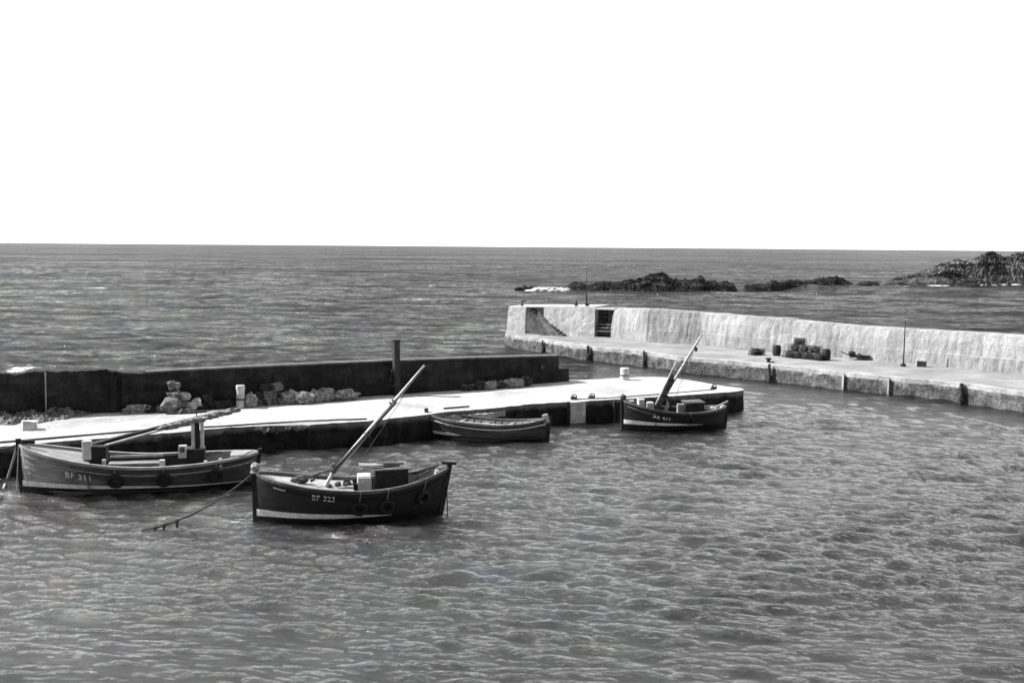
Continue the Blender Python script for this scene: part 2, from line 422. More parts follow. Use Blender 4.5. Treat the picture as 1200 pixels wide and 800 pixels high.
# ------------------------------------------------------------------ the sea
def build_sea():
    rs = [13.0]
    while rs[-1] < 42000:
        r = rs[-1]; rs.append(r + max(.05, r * r / 12500 * .85))
        if len(rs) > 1500: break
    rs = np.array(rs)
    rs = rs[rs < 45000]
    na = 860; an = np.linspace(R(-42), R(42), na)
    Rr, A = np.meshgrid(rs, an, indexing='ij')
    X = Rr * np.sin(A); Y = Rr * np.cos(A)
    dr = np.gradient(rs)[:, None] * np.ones_like(X); da = Rr * (an[1] - an[0])
    # how open the water is at each place
    jx = [-60, WW[1].x, WW[-1].x, 6, 8.4, 17, 27.5, 36.8, 60, 90]; jy = [WW[1].y - (60 + WW[1].x) * .55, WW[1].y + 1, WW[-1].y + 2, 76, 107, 99, 88, 78, 54, 30]
    Yb = np.interp(X, jx, jy)
    dd = (Y - Yb)
    opn = 1 / (1 + np.exp(-(dd - 2) / 2.0))
    rng = np.random.default_rng(5)
    Z = np.zeros_like(X)
    def add(lam, amp, th, mask):
        kx = 2 * np.pi / lam * np.sin(th); ky = 2 * np.pi / lam * np.cos(th)
        ph = rng.uniform(0, 6.28)
        sp = np.abs(np.sin(th)) * da + np.abs(np.cos(th)) * dr
        w = np.clip(lam / (2.2 * sp) - .8, 0, 1)
        if w.max() <= 0: return 0
        s = np.sin(kx * X + ky * Y + ph)
        return amp * w * mask * (s + .3 * np.cos(2 * (kx * X + ky * Y + ph)))
    for i in range(60):                                  # harbour chop and everywhere
        lam = .3 * (2.3 / .3) ** rng.random(); th = rng.normal(R(8), R(17))
        Z += add(lam, .0086 * lam ** .9, th, 1.0 + .2 * opn)
    for i in range(26):                                  # longer seas outside
        lam = 2.4 * (14 / 2.4) ** rng.random(); th = rng.normal(R(2), R(17))
        Z += add(lam, .0036 * lam, th, .3 + .9 * opn)
    far = np.clip((Rr - 130) / 150, 0, 1)
    for i in range(30):                                  # swell that shows far out
        lam = 12 * (70 / 12) ** rng.random(); th = rng.normal(R(0), R(15))
        Z += add(lam, .003 * lam, th, opn * far)
    # patchiness: gusts
    gx = np.sin(X * .21 + 1.3 * np.sin(Y * .13)) * np.sin(Y * .37 + np.sin(X * .17) * 1.7)
    Z *= (1 + .38 * gx)
    foam = np.zeros_like(X)
    # broken water behind the seaward side of the parapet
    left = np.clip((-20 - X) / 18, 0, 1)
    foam = np.maximum(foam, np.clip(1.3 - np.abs(Y - 84) / 9, 0, 1) * left * .2)
    foam = np.maximum(foam, np.clip(1.2 - np.abs(Y - 92) / 16, 0, 1) * np.clip((-4 - X) / 20, 0, 1) * .06)
    foam = np.maximum(foam, np.clip(1.2 - np.hypot((X + 38) / 1.8, (Y - 82) / 2.2), 0, 1) * .7)
    sx = P(640, 340, 0)
    foam = np.maximum(foam, np.clip(1.1 - np.hypot((X - sx.x) / 14, (Y - sx.y) / 9), 0, 1))
    n = X.size
    v = np.stack([X.ravel(), Y.ravel(), Z.ravel()], 1).astype(np.float32)
    nr = X.shape[0]
    i0 = (np.arange(nr - 1)[:, None] * na + np.arange(na - 1)[None, :]).ravel()
    q = np.stack([i0, i0 + 1, i0 + na + 1, i0 + na], 1)[:, ::-1].astype(np.int32)
    me = bpy.data.meshes.new('sea')
    me.vertices.add(n); me.vertices.foreach_set('co', v.ravel())
    me.loops.add(q.size); me.loops.foreach_set('vertex_index', q.ravel())
    me.polygons.add(len(q)); me.polygons.foreach_set('loop_start', np.arange(0, q.size, 4, dtype=np.int32))
    me.polygons.foreach_set('use_smooth', np.ones(len(q), dtype=bool))
    me.update(); me.validate()
    a = me.attributes.new('foam', 'FLOAT', 'POINT'); a.data.foreach_set('value', foam.ravel().astype(np.float32))
    a = me.attributes.new('open', 'FLOAT', 'POINT'); a.data.foreach_set('value', opn.ravel().astype(np.float32))
    me.materials.append(MT['water'])
    if me.polygons[0].normal.z < 0: me.flip_normals()
    o = link(bpy.data.objects.new('sea', me)); tag(o, kind='structure')
build_sea()

# ------------------------------------------------------------------ near jetty
def build_jetty():
    root = empty('stone_jetty', (FW[5].x, FW[5].y, 0))
    tag(root, 'low stone jetty with sunlit white deck and black weedy side behind the boats', 'jetty')
    off = Vector(root.location)
    def L(p, z): return (p.x - off.x, p.y - off.y, z)
    N = 240
    fr = resample(FW + NOSE[:1], N)
    bk = resample([WW[0] + nb * 1.0, WW[1] + nb * 1.0, WW[2] + nb, WW[3] + nb, WW[4] + nb, WW[5] + nb * 1.0, WW[6] + nb * .9] + list(reversed(BK)) + list(reversed(NOSE[1:])), N)
    for i in range(N):                                   # chipped edge
        s = i * .33
        fr[i] = fr[i] + Vector((.04, -.09, 0)) * noise.noise(Vector((s * 1.7, 0, 0))) * 2
    deck = MB(); NV = 16
    def zdeck(x, y): return QZ + .03 * fbm(x * .35, y * .35, 0, 3)
    def dfn(u, v):
        i = min(N - 1, int(round(u * (N - 1)))); p = fr[i].lerp(bk[i], v); return L(p, zdeck(p.x, p.y))
    deck.grid(dfn, N - 1, NV)
    deck.build('deck', MT['deck'], root)
    face = MB()
    loop = fr + [Vector((p.x, p.y, 0)) for p in NOSE[1:]] + list(reversed(bk))
    NL = len(loop); NZ = 9
    def ffn(u, v):
        i = min(NL - 1, int(round(u * (NL - 1)))); p = loop[i]
        q = loop[min(i + 1, NL - 1)] - loop[max(i - 1, 0)]; nrm = Vector((q.y, -q.x, 0)); nrm.normalize()
        z = zdeck(p.x, p.y) - .012 - v * 2.6
        k = .0 if v < .01 else (.09 * fbm(p.x * 1.3, p.y * 1.3, z * 1.6, 4) - .03 + .04 * (v > .12))
        pp = p + nrm * k
        return L(pp, z)
    face.grid(ffn, NL - 1, NZ, flip=True)
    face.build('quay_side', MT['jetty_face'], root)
    # pale concrete patch in the side
    a, b = P(667, 470.6, QZ), P(685, 469.7, QZ)
    d = (b - a); rz = math.atan2(d.y, d.x); nn = Vector((d.y, -d.x, 0)).normalized()
    c = (a + b) / 2 + nn * .03
    m = MB(); m.box((c.x - off.x, c.y - off.y, .42), (d.length, .34, 1.66), rz, jit=.02)
    m.build('concrete_buttress', MT['concrete'], root)
    m = MB()
    for px in (663.4, 665.0, 666.6):
        p = P(px, 471, QZ) + nn * .14; m.tube([L(p, QZ + .06), L(p + nn * .05, .7), L(p + nn * .02, -.2)], .022, 6)
    m.build('hanging_chain', MT['iron'], root)
    for px in (719, 724):
        m = MB(); p = P(px, 468.2, QZ) + nn * .16
        m.box((p.x - off.x, p.y - off.y, .45), (.16, .14, 1.5), rz, jit=.01); m.build('fender_timber', MT['timber'], root)
    # whitewashed broken lip under the left part
    m = MB()
    def wfn(u, v):
        px = lerp(292, 362, u); p = P(px, interp(px, [270, 360], [500.5, 497]), QZ); k = .5 + .5 * fbm(px * .09, v * 2, 3, 3)
        dn = nb * -1
        z = QZ - .02 - v * (.08 + .5 * max(0, .35 + .7 * fbm(px * .16, 0, 1, 5))) * math.sin(math.pi * u) ** .5
        return L(p + dn * (.06 + .1 * v + .05 * k), z)
    m.grid(wfn, 60, 6, flip=True); m.build('broken_lip', MT['lip'], root)
    m = MB()
    def lfn(u, v):
        px = lerp(520, 592, u); p = P(px, interp(px, [520, 583, 600], [482.6, 477.5, 476]), QZ)
        sh = math.sin(math.pi * min(1, max(0, u))) ** .5
        return L(p + nb * -(.02 + .55 * v * sh * .6), QZ - .22 - .05 * fbm(px * .2, v, 0, 3) - (.25 if v > .95 else 0))
    m.grid(lfn, 40, 5, flip=True); m.build('lower_ledge', MT['kerb'], root)
    return root
build_jetty()

# ------------------------------------------------------------------ parapet on the jetty
TX = [-400, 0, 20, 30, 45, 70, 95, 118, 125, 132, 150, 165, 230, 300, 460, 560, 655]
TY = [440, 437.5, 439, 437, 436, 435, 435, 434.2, 432.8, 434.6, 437.5, 438, 434.5, 431, 424, 420.5, 418]
def build_parapet():
    root = empty('parapet_wall', (WW[2].x, WW[2].y, QZ))
    tag(root, 'long dark stone parapet wall standing along the seaward edge of the near jetty', 'wall')
    off = Vector((WW[2].x, WW[2].y, QZ))
    def pos(px): return Vector((np.interp(px, pxs, xs_), np.interp(px, pxs, ys_), 0))
    pxs = np.linspace(0, 667, 200); xs_ = []; ys_ = []
    for px in pxs:
        p = P(px, interp(px, [a for a, b in WB], [b for a, b in WB]), QZ); xs_.append(p.x); ys_.append(p.y)
    def full(s):     # s: pixel-like coordinate, negative to run on out of frame
        if s >= 0: return pos(s)
        return Vector((WW[1].x, WW[1].y, 0)) + dw * (s * .045)
    def top(s):
        p = full(max(s, 0)); z = zat(max(s, 0), interp(max(s, 0), TX, TY), p)
        if s < 170: z += .10 * fbm(s * .08, 3, 0, 4) * min(1, (175 - s) / 40)
        return z
    S_ = list(np.concatenate([np.linspace(-560, -5, 60), np.linspace(0, 655, 330)]))
    TH = .85
    def wall(ss, topf, name, th=TH):
        m = MB(); n = len(ss) - 1
        def front(u, v):
            s = ss[int(round(u * n))]; p = full(s); zt = topf(s)
            z = lerp(QZ - .1, zt, v); q = p + nb * (.09 * v) - nb * .035 * fbm(p.x * .9, p.y * .9, z * 1.3, 4)
            return (q.x - off.x, q.y - off.y, z - off.z)
        m.grid(front, n, 8)
        def topg(u, v):
            s = ss[int(round(u * n))]; p = full(s); q = p + nb * (.09 + (th - .09) * v)
            if v == 0: q -= nb * .035 * fbm(p.x * .9, p.y * .9, topf(s) * 1.3, 4)
            return (q.x - off.x, q.y - off.y, topf(s) - off.z)
        m.grid(topg, n, 2)
        def back(u, v):
            s = ss[int(round(u * n))]; p = full(s) + nb * th; return (p.x - off.x, p.y - off.y, lerp(topf(s), -1, v) - off.z)
        m.grid(back, n, 3)
        for s in (ss[0], ss[-1]):
            p = full(s); a = p; b = p + nb * th; zt = topf(s)
            m.add([(a.x - off.x, a.y - off.y, -.2), (b.x - off.x, b.y - off.y, -.2), (b.x - off.x, b.y - off.y, zt - off.z), (a.x + nb.x * .09 - off.x, a.y + nb.y * .09 - off.y, zt - off.z)], [(0, 1, 2, 3)])
        return m.build(name, MT['parapet'], root)
    wall(S_, top, 'wall_face')
    wall(list(np.linspace(655.1, 667, 14)), lambda s: zat(655, 433, full(655)), 'end_block')
    # coping on the straight part only
    m = MB(); ss = np.linspace(172, 655, 160)
    def cf(u, v):
        s = ss[int(round(u * 159))]; p = full(s); zt = top(s)
        prof = [(.0, .0), (.0, .09), (.86, .1), (.86, .0)]; a, b = prof[int(round(v * 3))]
        q = p + nb * (a + .03 + .015 * noise.noise(Vector((s, 0, 0)))); return (q.x - off.x, q.y - off.y, zt + .004 + b - off.z + .01 * noise.noise(Vector((s * .3, 4, 0))))
    m.grid(cf, 159, 3); m.build('coping', MT['coping'], root)
    # pale drain pipe
    m = MB(); p = full(54) - nb * .08
    m.tube([(p.x - off.x, p.y - off.y, .03), (p.x - off.x + .03, p.y - off.y, top(54) - off.z - .05)], .035, 8); m.build('drain_pipe', MT['pale'], root)
    for s in (133, 147, 325):
        m = MB(); p = full(s) - nb * .02; h = top(s) - off.z - .25
        m.box((p.x - off.x, p.y - off.y, h / 2 - .05), (.32, .2, h), math.atan2(dw.y, dw.x), jit=.02); m.build('pilaster', MT['parapet'], root)
    m = MB(); p = full(635) - nb * .05; z = zat(635, 430, p)
    m.box((p.x - off.x, p.y - off.y, z - off.z), (.3, .16, .22), R(28), jit=.02); m.build('drain_hole', MT['glass'], root)
    return full, top
WFULL, WTOP = build_parapet()

# dark mast post with strut, its foot on the jetty against the parapet
def build_post():
    p = P(463, 462.5, QZ) - nb * .22
    root = empty('mooring_mast', (p.x, p.y, QZ)); tag(root, 'tall black timber mast post with a side strut rising above the dark parapet wall', 'post')
    h = zat(462, 399, p) - QZ
    m = MB(); m.box((0, 0, h / 2), (.36, .34, h), R(28), jit=.015, bev=.03); m.build('post', MT['timber'], root)
    m = MB(); m.box((0, 0, h + .03), (.46, .42, .08), R(28), bev=.01); m.build('cap', MT['iron'], root)
    m = MB(); m.tube([(-.6, -.25, -.02), (-.05, -.05, 2.0)], .045, 8); m.build('strut', MT['wood_dark'], root)
    for zz in (.6, 1.5):
        m = MB(); m.box((.02, -.16, zz), (.62, .08, .1), R(28)); m.build('iron_band', MT['iron'], root)
build_post()

# ------------------------------------------------------------------ far pier
def build_pier():
    root = empty('harbour_pier', (20, 84, 0))
    tag(root, 'long curving concrete pier across the harbour with a stained grey side', 'pier')
    off = Vector((20, 84, 0)); N = 220
    inn = smooth_pts(resample(PIN, N), 12)
    global PIER_IN; PIER_IN = inn
    out = resample([(p[0] + .3, p[1] + 3.2) for p in PWF], N)
    # both run from the head to the shore on the right
    face0 = Vector((-.7, 108.0, 0))
    m = MB()
    def dz(p): return PZ + .05 * fbm(p.x * .25, p.y * .25, 5, 3)
    def dfn(u, v):
        i = int(round(u * (N - 1))); p = inn[i].lerp(out[i], v)
        return (p.x - off.x, p.y - off.y, dz(p))
    m.grid(dfn, N - 1, 20); m.build('deck', MT['pier_deck'], root)
    loop = [face0 + Vector((.1, 3, 0))] + [face0.lerp(inn[0], k / 4) for k in range(4)] + inn
    # lumpy base at the head
    m = MB(); NL = len(loop)
    def ffn(u, v):
        i = int(round(u * (NL - 1))); p = loop[i]; q = loop[min(i + 1, NL - 1)] - loop[max(i - 1, 0)]
        nrm = Vector((-q.y, q.x, 0)).normalized() * -1
        z = dz(p) - .012 - v * 2.4
        k = 0 if v < .01 else .02 + .05 * fbm(p.x * 1.1, p.y * 1.1, z * 1.3, 4)
        pp = p + nrm * k; return (pp.x - off.x, pp.y - off.y, z)
    m.grid(ffn, NL - 1, 9, flip=True); m.build('quay_side', MT['pier_face'], root)
    # tie the deck to the head corner
    m = MB(); a, b, c = loop[0], loop[1], inn[0]
    m.add([(p.x - off.x, p.y - off.y, PZ - .03) for p in (loop[0], loop[1], inn[0], out[0], out[0] + Vector((-1, 1, 0)))], [(0, 1, 2, 3, 4)])
    m.build('head_slab', MT['pier_deck'], root)
    # kerb edge, slightly raised and pale
    m = MB()
    def kf(u, v):
        i = int(round(u * (N - 1))); p = inn[i]; q = inn[min(i + 1, N - 1)] - inn[max(i - 1, 0)]; nn = Vector((-q.y, q.x, 0)).normalized()
        if nn.y < 0: nn = -nn
        prof = [(-.03, -.25), (-.03, .05), (.45, .06), (.45, .0)]; a_, b_ = prof[int(round(v * 3))]
        pp = p + nn * a_; return (pp.x - off.x, pp.y - off.y, dz(p) + b_ + .02 * noise.noise(Vector((i * .5, 0, 0))))
    m.grid(kf, N - 1, 3); m.build('kerb', MT['kerb'], root)
    for px, w in ((988, .12), (1042, .1)):
        p = None
        for q in inn:
            pr = q.x / q.y * F + 600
            if pr > px: p = q; break
        m = MB(); m.box((p.x - off.x, p.y - off.y - .14, .45), (w, .2, 1.4), R(-45), jit=.02); m.build('pale_rib', MT['kerb'], root)
build_pier()

def build_pier_wall():
    pts = [(9.91, 104.11)] + PWF[2:]
    root = empty('sea_wall', (27.5, 86, PZ)); off = Vector((27.5, 86, PZ))
    tag(root, 'tall pale streaked concrete sea wall along the back of the far pier', 'wall')
    N = 420; line = resample(pts, N)
    def px_of(p): return 600 + F * p.x / p.y
    tz = [(700, 360.5), (760, 361.5), (820, 366), (880, 371), (927, 373.2), (928, 374.8), (1000, 381.5), (1058, 385), (1130, 389), (1200, 393.3), (1500, 420)]
    zs = []
    for p in line:
        px = px_of(p); zs.append(zat(px, interp(px, [a for a, b in tz], [b for a, b in tz]), p) if px < 1210 else 3.95)
    m = MB()
    prof = [(-.55, 0), (-.5, .45), (-.32, .5), (0.0, .72), (.26, .9), (.3, .91), (.22, 1.0), (1.3, 1.0), (1.3, -.3)]
    def fn(u, v):
        i = int(round(u * (N - 1))); p = line[i]; q = line[min(i + 1, N - 1)] - line[max(i - 1, 0)]; nn = Vector((-q.y, q.x, 0)).normalized()
        if nn.y < 0: nn = -nn
        a, b = prof[int(round(v * (len(prof) - 1)))]
        h = zs[i] - PZ; px = px_of(p)
        # the footing step only shows towards the shore
        foot = min(1, max(0, (px - 1110) / 40))
        if b in (0, .45): a = lerp(-.28, -.62, foot) if b else lerp(-.33, -.66, foot); b = b if foot > 0 else b
        if b == .45: b = .36
        if b == .5: a = -.26; b = .38
        if b == .72: a = -.1
        if b == .9: a = .1; b = .95
        if b == .91: a = .16; b = .955
        rib = .014 * (math.sin(i * 1.7) + noise.noise(Vector((i * .35, 2, 0)))) * (0 < b < .96) + .06 * fbm(i * .21, b * 1.5, 0, 4) * (0 <= b < .96)
        return tuple(p + nn * (a + rib) - off + Vector((0, 0, PZ + h * b + (.03 * fbm(i * .15, 9, 0, 4) if b > .9 else 0))))
    m.grid(fn, N - 1, len(prof) - 1); m.build('wall_face', MT['pier_wall'], root)
build_pier_wall()

def build_pier_head():
    """massive block that ends the far pier: two blocks with a recessed stair between, and a dark opening"""
    Y = 105.0
    RZ = R(-26.0); C0 = Vector((8.5, 104.8, PZ))
    root = empty('pier_head_tower', C0, RZ)
    class MB(globals()['MB']):                           # the top falls gently towards the sea end
        def build(s, *a, **k):
            s.v = [(x, y, z * (1 + .0098 * min(x, 0)) if z > 0 else z) for x, y, z in s.v]
            return super().build(*a, **k)
    tag(root, 'massive pale masonry block with stair recess at the seaward end of the far pier', 'tower')
    def X(px):
        k = (px - 600) / F; c, s_ = math.cos(RZ), math.sin(RZ)      # C0 + t*(c, s) on the ray x = k*y
        return (k * C0.y - C0.x) / (c - k * s_)
    ztop = PY(700, 360.6, C0.y).z - PZ
    def block(x0, x1, y0, y1, z0, z1, name, m_, bat=.25, batl=0.0, mats=None):
        m = MB(); NXX = max(2, int((x1 - x0) / .35)); NZ = 9
        def fr(u, v):
            x = lerp(x0 - batl * (1 - v), x1, u); z = lerp(z0, z1, v); return (x, y0 - bat * (1 - v) + .03 * fbm(x * 1.5, z * 1.5, 2, 3), z)
        m.grid(fr, NXX, NZ)
        m.grid(lambda u, v: (lerp(x0, x1, u), lerp(y0 + (.03 * fbm(lerp(x0, x1, u) * 1.5, z1 * 1.5, 2, 3) if v == 0 else 0), y1, v), z1), NXX, 2)
        m.grid(lambda u, v: (x0 - batl * (1 - v), lerp(y1, y0 - bat * (1 - v), u), lerp(z0, z1, v)), 3, NZ)
        m.grid(lambda u, v: (x1, lerp(y0 - bat * (1 - v), y1, u), lerp(z0, z1, v)), 3, NZ)
        m.grid(lambda u, v: (lerp(x1, x0, u), y1, lerp(z0, z1, v)), 2, 2)
        return m.build(name, m_, root)
    xa, xb, xc, xd, xe = X(595.5), X(616), X(637), X(697), X(719)
    block(xa, xb, 0, 4, -.3, ztop, 'corner_block', MT['pier_head'], .2, .18)
    block(xb + .003, xc - .003, 1.1, 4, -.3, ztop - .05, 'recess_back', MT['pier_head'], .1)
    block(xc, xd, .02, 4, -.3, ztop, 'main_block', MT['pier_head'], .12)
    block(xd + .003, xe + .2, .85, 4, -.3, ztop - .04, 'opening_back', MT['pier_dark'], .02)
    # lintel over the opening and its jamb curve
    m = MB(); m.box(((xd + xe) / 2 + .05, .45, ztop - .09), (xe - xd + .3, .78, .16), jit=.01); m.build('lintel', MT['pier_head'], root)
    m = MB(); m.box(((xd + .15 + X(709)) / 2, .8, ztop - .75), (X(708.5) - xd - .15, .1, 1.15)); f = m.build('window', MT['glass'], root)
    b = MB(); x0w = xd + .15; ww = X(708.5) - x0w
    for k in (1 / 3, 2 / 3): b.box((x0w + ww * k, .735, ztop - .75), (.04, .03, 1.15)); b.box((x0w + ww / 2, .738, ztop - 1.32 + 1.15 * k), (ww, .03, .04))
    b.build('window_bar', MT['pier_dark'], f)
    for k in range(3):
        m = MB(); m.box(((xd + xe) / 2, .55 - .16 * k, ztop - 1.65 - .32 * k), (xe - xd - .1, .4, .12), jit=.01); m.build('step', MT['stone'], root)
    # stair flight in front of the recess, rising to the left
    m = MB(); xs, xf = X(618), X(664); n = 12
    for k in range(n):
        x0 = lerp(xf, xs, k / n); x1 = lerp(xf, xs, (k + 1) / n); z1 = (k + 1) * (ztop - .2) / n
        if x0 > xc: m.box(((x0 + x1) / 2, -.62, z1 / 2 - .1), (abs(x1 - x0) - .004, .9, z1 + .2))
        else: m.box(((x0 + x1) / 2, .3, z1 / 2 - .1), (abs(x1 - x0) - .004, 1.4, z1 + .2))
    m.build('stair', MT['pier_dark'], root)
    m = MB(); v = [(xs + 1.7, -1.12, 2.55), (xf - .2, -1.12, .0), (xf - 1.1, -1.12, -.1), (xs + 1.5, -1.12, 1.7)]
    v += [(a, b + .25, c) for a, b, c in v]
    m.add(v, [(0, 3, 2, 1), (4, 5, 6, 7), (0, 1, 5, 4), (1, 2, 6, 5), (2, 3, 7, 6), (3, 0, 4, 7)]); m.build('stair_string', MT['stone'], root)
    m = MB(); m.box(((xa + xd) / 2, 2, ztop + .07), (xd - xa + .1, 3.6, .13)); m.build('coping', MT['concrete'], root)
    return C0, RZ, X, ztop
HC, HRZ, HX, PTOP = build_pier_head()

def on_head(px, back=1.0):
    t = HX(px); q = Vector((HC.x + t * math.cos(HRZ) - back * math.sin(HRZ), HC.y + t * math.sin(HRZ) + back * math.cos(HRZ), 0))
    q.x = q.y * (px - 600) / F
    return q, PZ + (PTOP + .13) * (1 + .0098 * t)
def top_post(px, py0, py1, r, label, arm=False, gname=None):
    p, z0 = on_head(px); y = p.y; z1 = PY(px, py0, y).z
    root = empty('iron_post', (p.x, y, z0)); tag(root, label, 'post', gname)
    m = MB(); m.tube([(0, 0, 0), (0, 0, z1 - z0)], r, 10, r2=r * .8); m.build('shaft', MT['iron'], root)
    if arm:
        m = MB(); m.tube([(0, 0, z1 - z0 - .08), (.4, 0, z1 - z0 - .03)], r * .6, 8); m.build('arm', MT['iron'], root)
    m = MB(); m.lathe([(r * 1.9, 0), (r * 1.9, .1), (r * 1.2, .14)]); m.build('foot', MT['iron'], root)
top_post(611.5, 352, 360, .09, 'short black iron post with a small arm on the left corner of the pier head', arm=True)
top_post(675, 352, 360, .11, 'short stout black iron post in the middle of the pier head top')
def pole():
    p, z0 = on_head(687); h = PY(687, 316, p.y).z - z0
    root = empty('flag_pole', (p.x, p.y, z0)); tag(root, 'tall thin black pole rising from the top of the pier head', 'pole')
    m = MB(); m.tube([(0, 0, 0), (0, 0, h * .32)], .085, 10); m.build('lower_pole', MT['iron'], root)
    m = MB(); m.tube([(0, 0, h * .32), (0, 0, h)], .04, 8, r2=.028); m.build('upper_pole', MT['iron'], root)
    m = MB(); m.box((.08, 0, .12), (.4, .3, .24), bev=.02); m.build('base_box', MT['iron'], root)
pole()

# fender timbers along the far pier
for px, py0, py1, w, lab in ((636, 399, 412, .22, 'leftmost black fender timber standing in the water below the pale pier head'),
                            (689.5, 405, 424, .3, 'black fender timber with a bushy weedy foot, right of the pier head stair'),
                            (755.5, 411, 429, .2, 'slim black fender timber on the pier side beyond the jetty bollard'),
                            (903.5, 426.5, 444, .24, 'black fender timber below the round ring block on the far pier edge'),
                            (1131, 449, 471.5, .3, 'stout black fender timber on the pier side near the right edge of the photo')):
    p = min(PIER_IN, key=lambda q: abs(600 + F * q.x / q.y - px)); p = P(px, 400, 0) * 0 + Vector((p.x, p.y, 0)); p += Vector((-.2, -.3, 0)); p.x = p.y * (px - 600) / F
    z1 = max(zat(px, py0, p), 1.15)
    root = empty('fender_timber', (p.x, p.y, 0)); tag(root, lab, 'fender', 'fender timbers on the far pier')
    m = MB(); m.tube([(0, 0, -1.2), (.01, 0, z1 * .5), (0, 0, z1)], w * .5, 9, r2=w * .42); m.build('pile', MT['timber'], root)
    m = MB(); m.blob((0, 0, .25), (w * .75, w * .75, .55), .35, 2.5, 2, seed=px); m.build('weed', MT['net_dark'], root)
    m = MB(); m.torus((0, 0, z1 * .75), w * .5, .025, (0, 0, 1), 14, 6); m.build('iron_hoop', MT['iron'], root)

def pier_mast():
    p = P(1058.5, 429, PZ); h = zat(1058.5, 375, p) - PZ
    root = empty('pole', (p.x, p.y, PZ)); tag(root, 'tall thin dark pole standing in front of the far sea wall', 'pole')
    m = MB(); m.tube([(0, 0, 0), (.02, 0, h)], .06, 8, r2=.035); m.build('shaft', MT['iron'], root)
    m = MB(); m.lathe([(.2, 0), (.2, .16), (.1, .22)], wob=.1); m.build('base', MT['iron'], root)
pier_mast()
def ring_block():
    p = P(900.5, 424.5, PZ); root = empty('mooring_bollard', (p.x, p.y, PZ)); tag(root, 'small round dark bollard on the edge of the far pier', 'bollard')
    m = MB(); m.lathe([(.2, 0), (.14, .05), (.13, .2), (.24, .25), (.25, .32), (.15, .37)], n=18); m.build('post', MT['iron'], root)
    m = MB(); m.torus((.25, -.1, .05), .16, .03, (0, .2, 1), 16, 6); m.build('ring', MT['iron'], root)
ring_block()

# ------------------------------------------------------------------ creels, boxes, nets
def creel_parts(root, s=1.0, dark=False):
    fm = MT['wood_dark'] if dark else MT['wood']
    m = MB()
    for k in range(5): m.box((0, -.2 * s + .1 * s * k, .02), (.7 * s, .05 * s, .03))
    for x in (-.3, 0, .3): m.box((x * s, 0, .005), (.05 * s, .46 * s, .03))
    m.build('base', fm, root)
    for x in (-.32, 0, .32):
        h = MB(); pts = [(x * s, .22 * s * math.cos(a), .03 + .36 * s * math.sin(a)) for a in np.linspace(0, math.pi, 11)]
        h.tube(pts, .016, 6); h.build('hoop', fm, root)
    n = MB()
    for i in range(13):
        x = lerp(-.32, .32, i / 12) * s; sl = .06 * s
        n.tube([(x + sl * math.sin(a * 3) * .5, .215 * s * math.cos(a), .03 + .35 * s * math.sin(a)) for a in np.linspace(0, math.pi, 9)], .009, 4, cap=False)
    for a in np.linspace(.1, math.pi - .1, 9):
        n.tube([(lerp(-.32, .32, q) * s, .217 * s * math.cos(a), .03 + .352 * s * math.sin(a) + .01 * math.sin(q * 19)) for q in np.linspace(0, 1, 7)], .009, 4, cap=False)
    n.build('netting', MT['net_dark'] if dark else MT['net'], root)
    n = MB(); n.blob((0, 0, .17 * s), (.3 * s, .19 * s, .15 * s), .45, 2.5, 3, seed=len(bpy.data.objects)); n.build('coiled_line', MT['net_dark'] if dark else MT['sail'], root)
def creel(loc, rz, label, group, s=1.0, dark=False, tilt=0):
    root = empty('lobster_creel', loc, rz); root.rotation_euler = (tilt, 0, rz); tag(root, label, 'lobster pot', group)
    creel_parts(root, s, dark); return root
def bundle(loc, r, rz, label, group, dark=False, seed=1):
    root = empty('net_bundle', loc, rz); tag(root, label, 'net', group)
    m = MB(); m.blob((0, 0, r[2] * .8), r, .4, 2.4, 4, seed=seed, flat=.8); m.build('netting', MT['net_dark'] if dark else MT['net'], root, smooth=False)
    m = MB(); rr = random.Random(seed)
    for k in range(7):
        c = Vector((rr.uniform(-.6, .6) * r[0], rr.uniform(-.5, .3) * r[1], r[2] * rr.uniform(.8, 1.5)))
        m.torus(c, rr.uniform(.08, .2), .02, (rr.uniform(-1, 1), rr.uniform(-1, 1), rr.uniform(.2, 1)), 14, 5)
    m.build('cord', MT['rope_pale'], root)
    if not dark:
        for k in range(4):
            fl = MB(); fl.blob((rr.uniform(-.7, .7) * r[0], rr.uniform(-.7, 0) * r[1], r[2] * rr.uniform(1.0, 1.6)), (.07, .07, .06), .1, 1, 2)
            fl.build('cork_float', MT['concrete'], root)
    return root
def wp(px, k=0.0, z=QZ):
    p = WFULL(px) - nb * k; return (p.x, p.y, z)
# stones heaped against the parapet
stones = [(198, 1.0, .0, .55, 'largest pale boulder at the bottom left of the heap against the parapet wall'),
          (209, .8, .0, .42, 'mid grey boulder at the bottom of the heap, right of the largest'),
          (221, 1.0, .0, .36, 'small pale boulder at the right end of the heap'),
          (203, .6, .55, .4, 'boulder balanced in the middle of the heap'),
          (212, .6, .5, .38, 'flat white boulder in the middle right of the heap'),
          (204, .35, 1.05, .4, 'topmost rough boulder of the heap against the parapet'),
          (228, .7, .18, .34, 'pale tilted slab leaning right of the boulder heap'),
          (189, .8, .0, .3, 'small low boulder at the left foot of the heap')]
for i, (px, k, z, r, lab) in enumerate(stones):
    x, y, _ = wp(px, k); m = MB()
    m.blob((0, 0, r * .7), (r * 1.15, r * .8, r * .75), .45, 1.5, 2, seed=i + 20, flat=.85)
    o = m.build('boulder', MT['stone'] if i not in (2, 4, 6) else MT['kerb'], smooth=False); o.location = (x, y, QZ + z - .03); o.rotation_euler = (0, 0, i * .9)
    tag(o, lab, 'boulder', 'boulders heaped against the parapet')
